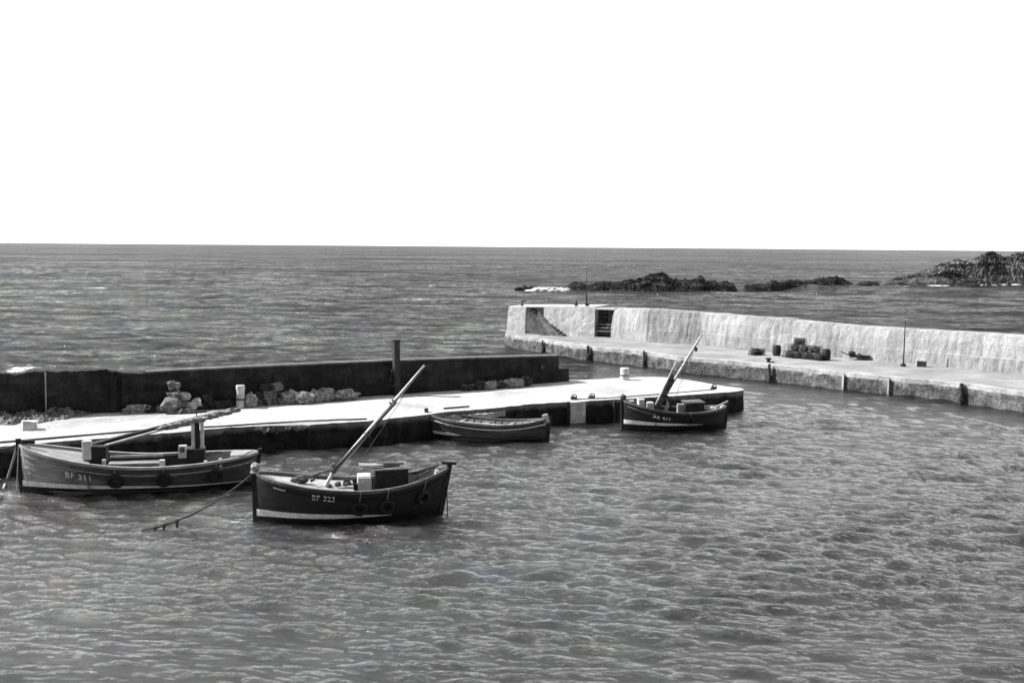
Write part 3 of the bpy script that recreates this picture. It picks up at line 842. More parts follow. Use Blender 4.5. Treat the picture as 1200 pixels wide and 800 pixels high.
for px, k, z, rz, lab, dk in ((236, .6, 0, .4, 'dark lobster pot just right of the boulder heap', True), (246, .5, 0, .9, 'second dark lobster pot right of the boulder heap', True),
                       (256, .6, 0, .2, 'dark lobster pot midway between boulder heap and tall bollard', True), (240, .45, .36, .7, 'upper dark lobster pot right of the boulder heap', True),
                       (266, .5, 0, 1.1, 'lobster pot immediately left of the tall bollard', True),
                       (300, .5, 0, .2, 'pale lobster pot just right of the tall bollard', False), (311, .6, 0, .8, 'ground level lobster pot in the middle of the stack', False), (322, .5, 0, .4, 'lobster pot at the right foot of the stack', False),
                       (302, .45, .38, .5, 'second tier lobster pot at the left of the stack', True), (313, .45, .38, .1, 'second tier lobster pot in the middle of the stack', False), (324, .4, .38, .9, 'second tier lobster pot at the right of the stack', True),
                       (310, .35, .76, .3, 'topmost lobster pot left on the stack', True), (328, .6, .0, .3, 'lobster pot between the stack and the net bundles', False), (322, .35, .76, .7, 'topmost lobster pot right on the stack', False)):
    x, y, _ = wp(px, k); creel((x, y, QZ + .02 + z), rz + R(28), lab, 'lobster pots along the parapet', 1.05, dk, random.uniform(-.1, .1))
for i, (px, k, r, lab, dk) in enumerate(((291, .9, (.3, .28, .42), 'pale net heap leaning on the right of the tall bollard', False),
                         (338, .7, (.55, .35, .42), 'first pale net bundle right of the lobster pots', False), (351, 1.0, (.6, .4, .36), 'low pale net bundle in front of the row beside the parapet', False),
                         (366, .65, (.6, .38, .36), 'third net bundle in the row beside the parapet', False), (378, .6, (.5, .36, .42), 'fourth net bundle with a humped top', False),
                         (402, .6, (.75, .4, .33), 'long net bundle at the right end of the row, apart from the rest', False),
                         (560, .5, (.55, .35, .3), 'small dark net bundle at the left of the group near the wall end', True), (568, .7, (.5, .35, .28), 'pale net bundle left of centre in the group near the wall end', False),
                         (580, .6, (.5, .35, .26), 'low dark net bundle between pale ones near the wall end', True),
                         (596, .7, (.75, .4, .32), 'longest pale net bundle near the end of the parapet', False), (612, .45, (.5, .35, .33), 'dark net bundle at the right of the group near the wall end', True),
                         (545, .4, (.45, .3, .2), 'flat dark net scrap at the foot of the parapet left of the far group', True),
                         (160, .5, (.7, .3, .24), 'low grey net scrap left of the boulder heap', False), (172, .45, (.4, .28, .2), 'small net scrap touching the boulder heap', True),
                         (214, 1.5, (.9, .3, .1), 'flat dark net spread in front of the boulder heap', True))):
    x, y, _ = wp(px, k); bundle((x, y, QZ - .02), r, R(28), lab, 'net bundles along the parapet', dk, i + 3)
# rubble strip at the left
def rubble():
    m = MB()
    def fn(u, v):
        px = lerp(-60, 118, u); w = 2.3 * (1 - max(0, (u - .55) / .45) ** 1.6) * (.85 + .3 * fbm(px * .05, 1, 0, 3)) + .05
        p = WFULL(px) - nb * (v * w - .05)
        h = .42 * (1 - v ** 3) * (.65 + .55 * fbm(px * .09, v * 3, 0, 5)) + .14 * max(0, fbm(px * .35, v * 9, 3, 3))
        return (p.x, p.y, QZ - .03 + max(0, h) * (1 - max(0, (u - .8) / .2)))
    m.grid(fn, 260, 34, flip=True); o = m.build('rubble', MT['rubble']); tag(o, 'rough bank of rubble and weed along the foot of the parapet at the left', 'rubble', kind='stuff')
rubble()
p = P(35, 503.5, QZ); m = MB(); m.box((0, 0, .2), (.62, .5, .46), .4, jit=.05, bev=.06)
o = m.build('stone_block', MT['concrete']); o.location = (p.x, p.y, QZ); tag(o, 'white squared stone block lying in front of the rubble bank', 'stone block')
# bollards of the jetty
def bollard(px, py, w, h, label, cap=.0):
    p = P(px, py, QZ); root = empty('mooring_bollard', (p.x, p.y, QZ)); tag(root, label, 'bollard')
    m = MB(); m.lathe([(w * .56, 0), (w * .52, .06), (w * .48, h * .3), (w * .47, h * .7), (w * .5, h * .93), (w * .46, h)], n=22, wob=.12); m.build('post', MT['concrete'], root)
    m = MB(); m.torus((0, 0, h * .35), w * .49, .025, (0, .1, 1), 20, 6); m.torus((0, 0, h * .4), w * .49, .025, (.1, 0, 1), 20, 6); m.build('rope_turn', MT['rope'], root)
bollard(282, 477.5, .46, 1.22, 'tall pale concrete bollard standing among lobster pots on the jetty')
bollard(732, 445, .62, .8, 'short thick pale bollard alone near the end of the jetty')
for px, py, lab in ((672, 467.8, 'iron mooring ring at the jetty edge above the pale buttress'), (693, 466.8, 'iron mooring ring right of the pale buttress on the jetty edge'), (836, 455.8, 'iron mooring cleat near the nose of the jetty')):
    p = P(px, py, QZ); root = empty('mooring_ring', (p.x, p.y, QZ)); tag(root, lab, 'mooring ring')
    m = MB(); m.blob((0, 0, .08), (.2, .14, .12), .2, 1.5, 2, seed=px); m.build('eye_bolt', MT['iron'], root)
    m = MB(); m.torus((.05, 0, .14), .15, .03, (.3, 1, .2), 18, 6); m.build('ring', MT['iron'], root)

# gear on the far pier
gear = [(884, 410, 'c'), (889, 410, 'c'), (910, 411, 'b'), (925, 413, 'c'), (936, 414, 'c'), (947, 415, 'c'), (958, 416, 'c'), (968, 416, 'b'), (931, 413, 'd'), (942, 414, 'd'), (955, 415, 'd'), (937, 413, 'e')]
words = ['left end', 'second place from the left', 'beside the main pile', 'left foot of the main pile', 'second left at the main pile foot', 'middle foot of the main pile', 'right foot of the main pile', 'right end', 'second tier at the left', 'second tier in the middle', 'second tier at the right', 'very top of the main pile']
for (px, py, t), wd in zip(gear, words):
    p = P(px, py + 6, PZ); z = {'c': 0, 'b': 0, 'd': .52, 'e': 1.04}[t]
    if t == 'b':
        root = empty('barrel', (p.x, p.y, PZ)); tag(root, 'wooden barrel by the far sea wall, %s' % wd, 'barrel', 'gear piled by the far sea wall')
        m = MB(); m.lathe([(.28, 0), (.34, .25), (.35, .45), (.34, .65), (.28, .9)], n=18); m.build('staves', MT['wood_dark'], root)
        m = MB(); [m.torus((0, 0, zz), .335, .02, (0, 0, 1), 18, 5) for zz in (.2, .7)]; m.build('hoop', MT['iron'], root)
    else:
        creel((p.x, p.y, PZ + z + .02), R(-45) + random.uniform(-.6, .6), 'lobster pot by the far sea wall, %s' % wd, 'gear piled by the far sea wall', 1.45, True)
def cart():
    p = P(1002, 421.5, PZ); root = empty('hand_cart', (p.x, p.y, PZ), R(-8)); tag(root, 'low dark hand cart left on the far pier deck', 'cart')
    m = MB(); m.box((.35, 0, .3), (1.5, .7, .16), jit=.01); m.build('bed', MT['wood_dark'], root)
    for y in (-.4, .4):
        m = MB(); m.torus((.35, y, .24), .2, .04, (0, 1, 0), 18, 6); m.build('wheel', MT['iron'], root)
    m = MB(); m.tube([(-.4, -.25, .34), (-1.1, -.2, .62)], .035, 6); m.tube([(-.4, .25, .34), (-1.1, .2, .62)], .035, 6); m.tube([(-1.1, -.22, .62), (-1.1, .22, .62)], .035, 6); m.build('handle', MT['wood_dark'], root)
    m = MB(); m.blob((-.25, 0, .5), (.28, .25, .2), .4, 2, 3, seed=4); m.build('load', MT['net_dark'], root)
cart()
p = P(1080, 429.5, PZ); root = empty('fish_box', (p.x, p.y, PZ), R(-30)); tag(root, 'small dark fish box by the foot of the thin pole on the far pier', 'box')
m = MB(); m.box((0, 0, .2), (.62, .42, .4), bev=.01); m.build('body', MT['wood_dark'], root); m = MB(); m.box((0, 0, .43), (.66, .46, .05)); m.build('lid', MT['wood'], root)

# ------------------------------------------------------------------ boats
class Boat:
    def __init__(b, name, bow, stern, label, sheer, beam, hullm, N=9, rake=(0.05, .3), cat='fishing boat', group='boats moored in the harbour', keel=-.5):
        """bow, stern: pixels of the waterline ends; sheer: (bow, mid, stern) heights"""
        pb, ps = P(bow[0], bow[1], 0), P(stern[0], stern[1], 0)
        mid = (pb + ps) / 2; ax = (pb - ps); b.L = ax.length; b.a = math.atan2(ax.y, ax.x)
        b.root = empty(name, (mid.x, mid.y, 0), b.a); tag(b.root, label, cat, group)
        b.Minv = (Matrix.Translation((mid.x, mid.y, 0)) @ Matrix.Rotation(b.a, 4, 'Z')).inverted()
        b.sheer_ = sheer; b.beam = beam; b.keel = keel; b.rake = rake; b.N = N; b.hm = hullm
    def sheer(b, u):        # u 0 bow .. 1 stern
        zb, zm, zs = b.sheer_; m_ = .56
        return zm + (zb - zm) * (1 - u / m_) ** 1.8 if u < m_ else zm + (zs - zm) * ((u - m_) / (1 - m_)) ** 2.1
    def half(b, u):
        t = 2 * u - 1
        k = (1 - abs(t) ** 2.5) if t < 0 else (1 - abs(t) ** 2.9)
        return b.beam / 2 * max(0, k) ** (.62 if t < 0 else .8)
    def surf(b, u, v, off=0.0, side=1):
        zt = b.sheer(u); z = b.keel + (zt - b.keel) * v
        e = abs(2 * u - 1) ** 3; p = lerp(.38, 1.15, e)
        y = b.half(u) * (max(v, 0) ** p) + off
        x = b.L / 2 - u * b.L
        x += (b.rake[0] * v * (1 - u) ** 3) - (b.rake[1] * v * u ** 3)
        return Vector((x, side * max(y, .0), z))
    def vz(b, u, z): return (z - b.keel) / (b.sheer(u) - b.keel)
    def strip(b, name, z0, z1, off, m_, u0=0.0, u1=1.0, thick=.02, sides=(1, -1)):
        m = MB(); n = 60
        for sd in sides:
            def fn(u, v):
                uu = lerp(u0, u1, u); zz0, zz1 = z0(uu), z1(uu)
                k = [0, 0, 1, 1][int(round(v * 3))]; o_ = [off, off + thick, off + thick, off][int(round(v * 3))]
                return b.surf(uu, b.vz(uu, lerp(zz0, zz1, k)), o_, sd)
            m.grid(fn, n, 3, flip=(sd > 0))
        return m.build(name, m_, b.root, smooth=False)
    def hull(b, band=True, band_h=(.26, .08), band_z=(.34, .2), rub=.27, rubm='hull_worn', interior='wood_dark', railm='pale', band_u1=.97, floor=.25, thwarts=()):
        m = MB(); n = 44; N = b.N
        for sd in (1, -1):
            rows = []
            for k in range(N):
                rows += [(k / N, .034), ((k + 1) / N, 0.0)]
            rows[0] = (0, 0)
            def fn(u, v):
                vv, o_ = rows[int(round(v * (len(rows) - 1)))]
                e = 1 - abs(2 * u - 1) ** 8
                return b.surf(u, vv, o_ * e, sd)
            m.grid(fn, n, len(rows) - 1, flip=(sd > 0))
        b.hullo = m.build('hull', b.hm, b.root)
        # inner planking
        m = MB()
        for sd in (1, -1):
            m.grid(lambda u, v: b.surf(lerp(.02, .98, u), lerp(.5, 1.0, v), -.06, sd), 40, 5, flip=(sd < 0))
        m.build('inner_planking', MT[interior], b.root)
        m = MB()                      # floor / deck
        m.grid(lambda u, v: b._deck(lerp(.03, .97, u), lerp(-1, 1, v), floor), 40, 6); m.build('bottom_boards', MT[interior], b.root)
        # gunwale rail
        m = MB()
        for sd in (1, -1):
            def rf(u, v):
                uu = lerp(0.0, 1.0, u); a, h = [(.05, -.07), (.05, .035), (-.09, .035), (-.09, -.07)][int(round(v * 4)) % 4]
                q = b.surf(uu, 1, a, sd); q.z += h
                return q
            m.grid(rf, 50, 4, flip=(sd < 0))
        m.build('gunwale', MT[railm], b.root)
        if rub: b.strip('rubbing_strake', lambda u: b.sheer(u) - rub - .05, lambda u: b.sheer(u) - rub, .015, MT[rubm], .01, .985, .045)
        if band:
            bh = lambda u: lerp(*band_h, min(1, u * 1.5)) / 2 * min(1, max(.02, (band_u1 - u) / (.35 * band_u1)) ** .6)
            b.strip('waterline_stripe', lambda u: band_z[0] * (1 - u) + band_z[1] * u - bh(u),
                    lambda u: band_z[0] * (1 - u) + band_z[1] * u + bh(u), .036, MT['letter'], .006, band_u1, .012)
        b.strip('bottom_paint', lambda u: -.4, lambda u: band_z[0] * (1 - u) + band_z[1] * u - lerp(*band_h, min(1, u * 1.5)) / 2 - .01, .034, MT['boot'], .004, .996, .012)
        # stem and stern posts
        for nm, u, sg, rk, ext in (('stem', 0, 1, b.rake[0], .22), ('sternpost', 1, -1, b.rake[1], .12)):
            m = MB(); w = .06; pts = []
            for k in range(9):
                v = k / 8 * (1 + ext / (b.sheer(u) - b.keel)); q = b.surf(u, min(v, 1), 0, 1); z = b.keel + (b.sheer(u) - b.keel) * v
                x = (b.L / 2 + rk * v) if sg > 0 else (-b.L / 2 - rk * v); pts.append((x, z))
            vs = []
            for x, z in pts: vs += [(x + sg * .1, -w, z), (x + sg * .1, w, z), (x - sg * .08, w * 1.2, z), (x - sg * .08, -w * 1.2, z)]
            fs = []
            for k in range(8):
                for j in range(4): a = k * 4 + j; c = k * 4 + (j + 1) % 4; fs.append((a, c, c + 4, a + 4))
            fs += [(3, 2, 1, 0), (32, 33, 34, 35)]
            m.add(vs, fs); m.build(nm, MT['wood_dark'], b.root)
    def _deck(b, u, w, z):
        zz = z if not callable(z) else z(u)
        v = b.vz(u, zz); q = b.surf(u, v, -.06, 1); return Vector((q.x, w * q.y, zz))
    def loc(b, px, py, lat=0.0):
        """local point on the pixel's ray, in the boat's lengthwise plane at sideways offset lat"""
        o = b.Minv @ CP; d = b.Minv.to_3x3() @ ray(px, py); t = (lat - o.y) / d.y; return o + d * t
    def foredeck(b, u1, m_='wood', drop=.08, u0=.01):
        m = MB()
        m.grid(lambda u, v: Vector((b.surf(lerp(u0, u1, u), 1, -.05, 1).x, lerp(-1, 1, v) * b.surf(lerp(u0, u1, u), 1, -.05, 1).y, b.sheer(lerp(u0, u1, u)) - drop + .05 * (1 - lerp(-1, 1, v) ** 2))), 20, 8)
        e = u1; q = b.surf(e, 1, -.05, 1)
        m.add([(q.x, -q.y, q.z - drop), (q.x, q.y, q.z - drop), (q.x, q.y * .9, .2), (q.x, -q.y * .9, .2)], [(0, 1, 2, 3)])
        return m.build('foredeck', MT[m_], b.root)
    def tyre(b, px, zc, r=.3, side=1):
        l = b.loc(px, 550, b.beam / 2); u = (b.L / 2 - l.x) / b.L; v = b.vz(u, zc)
        q = b.surf(u, v, .10, side); q2 = b.surf(u + .01, v, .10, side); q3 = b.surf(u, v + .05, .10, side)
        n = (q2 - q).cross(q3 - q).normalized(); n = n if n.y > 0 else -n
        m = MB(); m.torus(q, r * .72, r * .28, n, 26, 10, sq=.75); o = m.build('tyre_fender', MT['rubber'], b.root, smooth=True)
        m = MB(); t = b.surf(u, 1, .06, side); m.tube([q + Vector((0, .06, r * .9)), (q + t) / 2 + Vector((0, .05, r * .4)), t + Vector((0, 0, .04))], .014, 6)
        m.build('lanyard', MT['rope_pale'], o)
    def text(b, s, px0, size, zc, mat_='letter', slope=0.0, sp=1.1):
        cu = bpy.data.curves.new('txt', 'FONT'); cu.body = s; cu.size = size; cu.space_character = sp; cu.resolution_u = 2; cu.offset = .004
        to = bpy.data.objects.new('txt', cu); S.collection.objects.link(to)
        dg = bpy.context.evaluated_depsgraph_get(); dg.update()
        me = bpy.data.meshes.new_from_object(to.evaluated_get(dg)); bpy.data.objects.remove(to)
        bm = bmesh.new(); bm.from_mesh(me); bmesh.ops.triangulate(bm, faces=bm.faces[:])
        bmesh.ops.subdivide_edges(bm, edges=bm.edges[:], cuts=1)
        l = b.loc(px0, 550, b.beam / 2)
        for v in bm.verts:
            x = l.x - v.co.x; u = (b.L / 2 - x) / b.L; z = zc(u) + v.co.y
            q = b.surf(u, b.vz(u, z), .046, 1); v.co = Vector((x, q.y, z))
        bm.to_mesh(me); bm.free(); me.materials.clear(); me.materials.append(MT[mat_]); me.name = 'registration_number'
        return link(bpy.data.objects.new('registration_number', me), b.root)
    def part(b, name, mb, m_, smooth=False): return mb.build(name, MT[m_] if isinstance(m_, str) else m_, b.root, smooth)
    def bx(b, name, c, d, m_, rz=0.0, jit=0.0, bev=0.0, tilt=(0, 0)):
        m = MB(); m.box(c, d, rz, jit=jit, bev=bev, tilt=tilt); return b.part(name, m, m_)
    def spar(b, name, a, c, r0, r1, m_, n=10):
        m = MB(); a, c = Vector(a), Vector(c); m.tube([a.lerp(c, k / 6) for k in range(7)], r0, n, r2=r1); return b.part(name, m, m_, True)
def sag(a, c, s, n=14):
    a, c = Vector(a), Vector(c); return [a.lerp(c, k / n) - Vector((0, 0, s * 4 * (k / n) * (1 - k / n))) for k in range(n + 1)]

# --- boat 1: large grey bowed boat at the left
def boat_one():
    b = Boat('fishing_boat', (27, 577), (297, 567), 'large fishing boat with lowered mast and painted-in sunlight on the bow, leftmost in the harbour', (1.98, 1.13, 1.38), 3.0, MT['hull_sunlit_bow'], rake=(.1, .25), N=11)
    b.hull(rub=.3, rubm='pale', band_h=(.24, .07), band_z=(.42, .2), floor=.3)
    b.foredeck(.3, 'wood')
    b.text('BF 311', 73, .34, lambda u: b.sheer(u) - .72)
    for px, z in ((134, .62), (190, .6), (249, .62)): b.tyre(px, z, .34)
    l = b.loc
    q = l(102, 524, .5); b.bx('samson_post', (q.x, .5, q.z - .1), (.34, .34, .75), 'white', jit=.01, bev=.02)
    q = l(115, 527, .2); b.bx('engine_casing', (q.x, .2, q.z - .15), (.7, .8, .7), 'wood_dark', bev=.02)
    q = l(122, 531, .95); b.bx('bulwark_post', (q.x, 1.05, 1.2), (.13, .13, .5), 'white', bev=.01)
    q = l(191, 531, .9); b.bx('bulwark_post', (q.x, 1.25, 1.15), (.2, .2, .5), 'white', bev=.01)
    for px, z in ((258, 1.15), (241, 1.1)):
        q = l(px, 535, 1.0); b.bx('bulwark_post', (q.x, 1.1 if px < 250 else .95, z), (.13, .13, .35), 'white', bev=.01)
    a, c = l(127, 531, -.3), l(190, 530, -.3)
    b.bx('thwart', ((a.x + c.x) / 2, -.2, 1.0), (abs(a.x - c.x), .9, .06), 'wood')
    m = MB(); m.box(((a.x + c.x) / 2, -.62, 1.22), (abs(a.x - c.x) * 1.0, .07, .1)); m.box(((a.x + c.x) / 2, .3, 1.05), (abs(a.x - c.x) * 1.0, .07, .1)); b.part('hatch_coaming', m, 'pale')
    q = l(214, 526, .2); b.bx('winch_box', (q.x, .2, q.z - .1), (.32, .34, .5), 'white', bev=.02)
    m = MB(); m.torus((q.x + .0, .39, q.z), .07, .03, (0, 1, 0), 14, 6); b.part('winch_drum', m, 'iron')
    q = l(228, 532, -.1); b.bx('wheel_box', (q.x, -.1, q.z - .1), (.85, .8, .75), 'wood_dark', bev=.02)
    # crutch that carries the lowered mast
    qt = l(231, 491, 0)
    for dx, m_ in ((.17, 'white'), (-.19, 'white')):
        m = MB(); m.box((qt.x + dx, 0, (qt.z + .9) / 2), (.13, .22, qt.z - .9), bev=.01); b.part('mast_crutch', m, m_)
    m = MB(); m.box((qt.x, .01, (qt.z + .9) / 2 + .05), (.18, .16, qt.z - .85)); b.part('crutch_core', m, 'wood_dark')
    m = MB(); m.tube([(qt.x + .02, 0, qt.z), (qt.x + .02, 0, qt.z + .42)], .02, 6); b.part('crutch_pin', m, 'iron')
    a0, a1 = l(108, 521, 0), l(278, 477, 0)
    k = (qt.z + .09 - a0.z)
    b.spar('lowered_mast', a0, a1, .1, .055, 'wood_dark')
    a2, a3 = l(112, 525, .12), l(285, 476.5, .1); b.spar('lowered_yard', a2, a3, .055, .04, 'spar')
    # furled sail lashed to the spars, sagging
    m = MB()
    for i in range(16):
        t = lerp(.5, .97, i / 15); c = a0.lerp(a1, t); c.y += .08; c.z -= .08
        m.blob(c, (.36, .11, .1 + .03 * math.sin(i * 2.1)), .4, 2.5, 2, seed=i)
    b.part('furled_sail', m, 'net')
    # far rail light line at the stern
    m = MB(); s0 = b.surf(.97, 1, 0, 1)
    m.add([(-b.L / 2 + .05, 0, b.sheer(1) + .05), tuple(b.surf(.93, 1, -.03, 1) + Vector((0, 0, .045))), tuple(b.surf(.88, 1, -.2, 1) + Vector((0, 0, .04))), tuple(b.surf(.88, 1, -.2, -1) + Vector((0, 0, .04))), tuple(b.surf(.93, 1, -.03, -1) + Vector((0, 0, .045)))], [(0, 1, 2, 3, 4)])
    b.part('stern_deck', m, 'wood')
    m = MB(); m.box((b.L / 2 - .25, 0, b.sheer(0) + .08), (.5, .12, .14)); m.tube([(b.L / 2 - .05, -.22, b.sheer(0.02) + .12), (b.L / 2 - .05, .22, b.sheer(.02) + .12)], .04, 8); b.part('bow_fairlead', m, 'iron')
    return b
B1 = boat_one()

def boat_two():
    b = Boat('fishing_boat', (300, 610), (513, 602), 'black fishing boat with dark cabin and slanting mast, nearest the camera', (1.78, 1.22, 1.78), 2.5, MT['hull_dark'], rake=(.02, .42), N=9)
    b.hull(rub=.28, rubm='hull_dark', band_h=(.25, .12), band_z=(.34, .22), floor=.35, railm='hull_worn', band_u1=.72)
    b.foredeck(.52, 'pale', .1)
    b.text('BF 323', 365, .27, lambda u: b.sheer(u) - .38)
    q = b.strip('bow_flash', lambda u: b.sheer(u) - .31, lambda u: b.sheer(u) - .22, .02, MT['white'], .1, .165, .012, (1,))
    for px, z in ((420, .58), (451, .6), (492, .8)): b.tyre(px, z, .3)
    l = b.loc
    # working deck, pale
    m = MB(); m.grid(lambda u, v: b._deck(lerp(.33, .64, u), lerp(-1, 1, v), .72), 10, 4); b.part('working_deck', m, 'pale')
    q = l(427, 558, 0); b.bx('engine_hatch', (q.x, .0, 1.1), (.5, .95, .9), 'white', bev=.02)
    q2 = l(458, 560, 0); zt = l(458, 549, .3).z
    b.bx('cabin', (q2.x, 0, (zt + .55) / 2), (1.2, 1.25, zt - .55), 'wood_dark', bev=.03)
    m = MB(); m.box((q2.x + .02, 0, zt + .03), (1.26, 1.32, .05), tilt=(0, R(1))); b.part('cabin_roof', m, 'hull_worn')
    m = MB(); m.box((q2.x + .72, .05, zt + .09), (.9, .7, .03), tilt=(0, R(-3))); b.part('hatch_board', m, 'wood')
    m = MB(); m.box((q2.x + .33, .2, zt + .09), (1.3, .09, .05), .15); m.box((q2.x + .0, -.2, zt + .09), (1.0, .07, .05), -.1); b.part('roof_board', m, 'wood_dark')
    q = l(417, 563, .3); b.bx('deck_post', (q.x, .3, 1.05), (.14, .14, .55), 'wood_dark')
    m = MB(); q = l(404, 558, .2); m.tube([(q.x, .2, 1.26), (q.x - .4, .2, 1.28)], .035, 8); b.part('winch_handle', m, 'iron')
    for px, py, r_ in ((396, 567, .1), (406, 566, .12), (366, 562, .07), (385, 569, .09)):
        q = l(px, py, .35); m = MB(); m.blob((q.x, .35, q.z), (r_ * 1.3, r_, r_), .4, 2, 2, seed=px); b.part('deck_gear', m, 'sail')
    # stern interior
    a, c = l(484, 555, -.3), l(518, 547, 0)
    m = MB(); m.tube([(a.x, -.35, 1.5), (c.x + .12, -.02, 1.86)], .045, 8); m.tube([(a.x, .45, 1.42), (c.x + .12, .02, 1.86)], .03, 8); b.part('tiller_rail', m, 'wood_dark')
    q = l(508, 556, 0); b.bx('stern_knee', (q.x - .05, 0, 1.3), (.12, .34, .75), 'white', tilt=(0, R(-14)), bev=.01)
    m = MB(); m.box((-b.L / 2 - .42, 0, 1.93), (.55, .16, .1), tilt=(0, R(-5)), bev=.02); b.part('rudder_head', m, 'wood_dark')
    # mast
    t = l(497.5, 428, 0); f = l(381, 570, 0); k0 = l(391, 552, 0)
    mid = l(462, 470, 0)
    b.spar('mast', l(389, 556, 0), mid, .1, .085, 'spar')
    b.spar('topmast', l(458, 475, -.02), t, .075, .04, 'spar')
    b.spar('boom', l(392, 550, .22), l(464, 471, .2), .07, .05, 'sail')
    b.spar('mast_foot', f, k0, .075, .06, 'white')
    m = MB(); m.torus(mid, .1, .03, (t - f), 14, 6); m.torus(l(459, 473.5, 0.05), .11, .03, (t - f), 14, 6); m.torus(l(430, 509, 0.06), .13, .02, (t - f), 14, 6); b.part('mast_band', m, 'iron')
    m = MB(); q = l(391, 548, .1); m.blob(q, (.14, .16, .2), .3, 2, 3, seed=3); b.part('lashing', m, 'sail')
    m = MB(); e = l(352, 560, .1); m.tube(sag(q, e, .05), .05, 8, r2=.03); b.part('sail_roll', m, 'sail')
    m = MB(); m.blob(e - Vector((0, 0, .03)), (.3, .2, .14), .4, 2, 3, seed=9); b.part('sail_heap', m, 'sail')
    m = MB(); m.blob((b.L / 2 - .0, 0, b.sheer(0) + .2), (.17, .17, .17), .3, 2, 3, seed=5); m.torus((b.L / 2 + .02, 0, b.sheer(0) + .02), .13, .04, (0, 0, 1), 14, 6); b.part('bow_cap', m, 'rope_pale')
    m = MB(); m.tube(sag((-b.L / 2 - .3, .1, 1.5), (-b.L / 2 - .34, .3, -.05), 0), .02, 6); m.tube(sag((-b.L / 2 - .28, .1, 1.4), (-b.L / 2 - .05, .3, -.05), 0), .015, 6); b.part('stern_line', m, 'rope')
    m = MB(); m.tube(sag(l(485, 444, 0), l(403, 566, -.4), .1), .012, 5); b.part('halyard', m, 'rope')
    return b
B2 = boat_two()

def boat_three():
    b = Boat('rowing_boat', (500.5, 510.5), (641, 517.5), 'open clinker rowing boat without mast, pale striped bow, moored against the jetty', (1.25, .88, 1.2), 2.1, MT['hull_grey'], rake=(.03, .08), N=10, cat='rowing boat', keel=-.45)
    b.hull(rub=.2, rubm='letter', band_h=(.17, .1), band_z=(.3, .2), floor=.2, interior='wood', railm='hull_worn', band_u1=.32)
    for u in (.28, .48, .68):
        q = b.surf(u, b.vz(u, b.sheer(u) - .18), -.05, 1); b.bx('thwart', (q.x, 0, q.z), (.24, 2 * q.y, .05), 'wood')
    b.text('BF 71', 520, .22, lambda u: b.sheer(u) - .33)
    q = b.loc(638, 487, 0); b.bx('stern_fender', (-b.L / 2 + .05, .1, 1.22), (.3, .22, .46), 'pale', bev=.04, tilt=(0, R(15)))
    m = MB(); m.tube([(b.L * .28, -.25, .8), (-b.L * .2, -.1, .72)], .035, 8, r2=.03); m.box((-b.L * .25, -.1, .72), (.7, .15, .03)); b.part('oar', m, 'spar')
    m = MB()
    for k in range(14):
        u = .12 + .76 * k / 13
        for sd in (1, -1):
            m.tube([b.surf(u, v, -.075, sd) for v in (.55, .75, .98)], .02, 5)
    b.part('rib', m, 'wood')
    return b
B3 = boat_three()

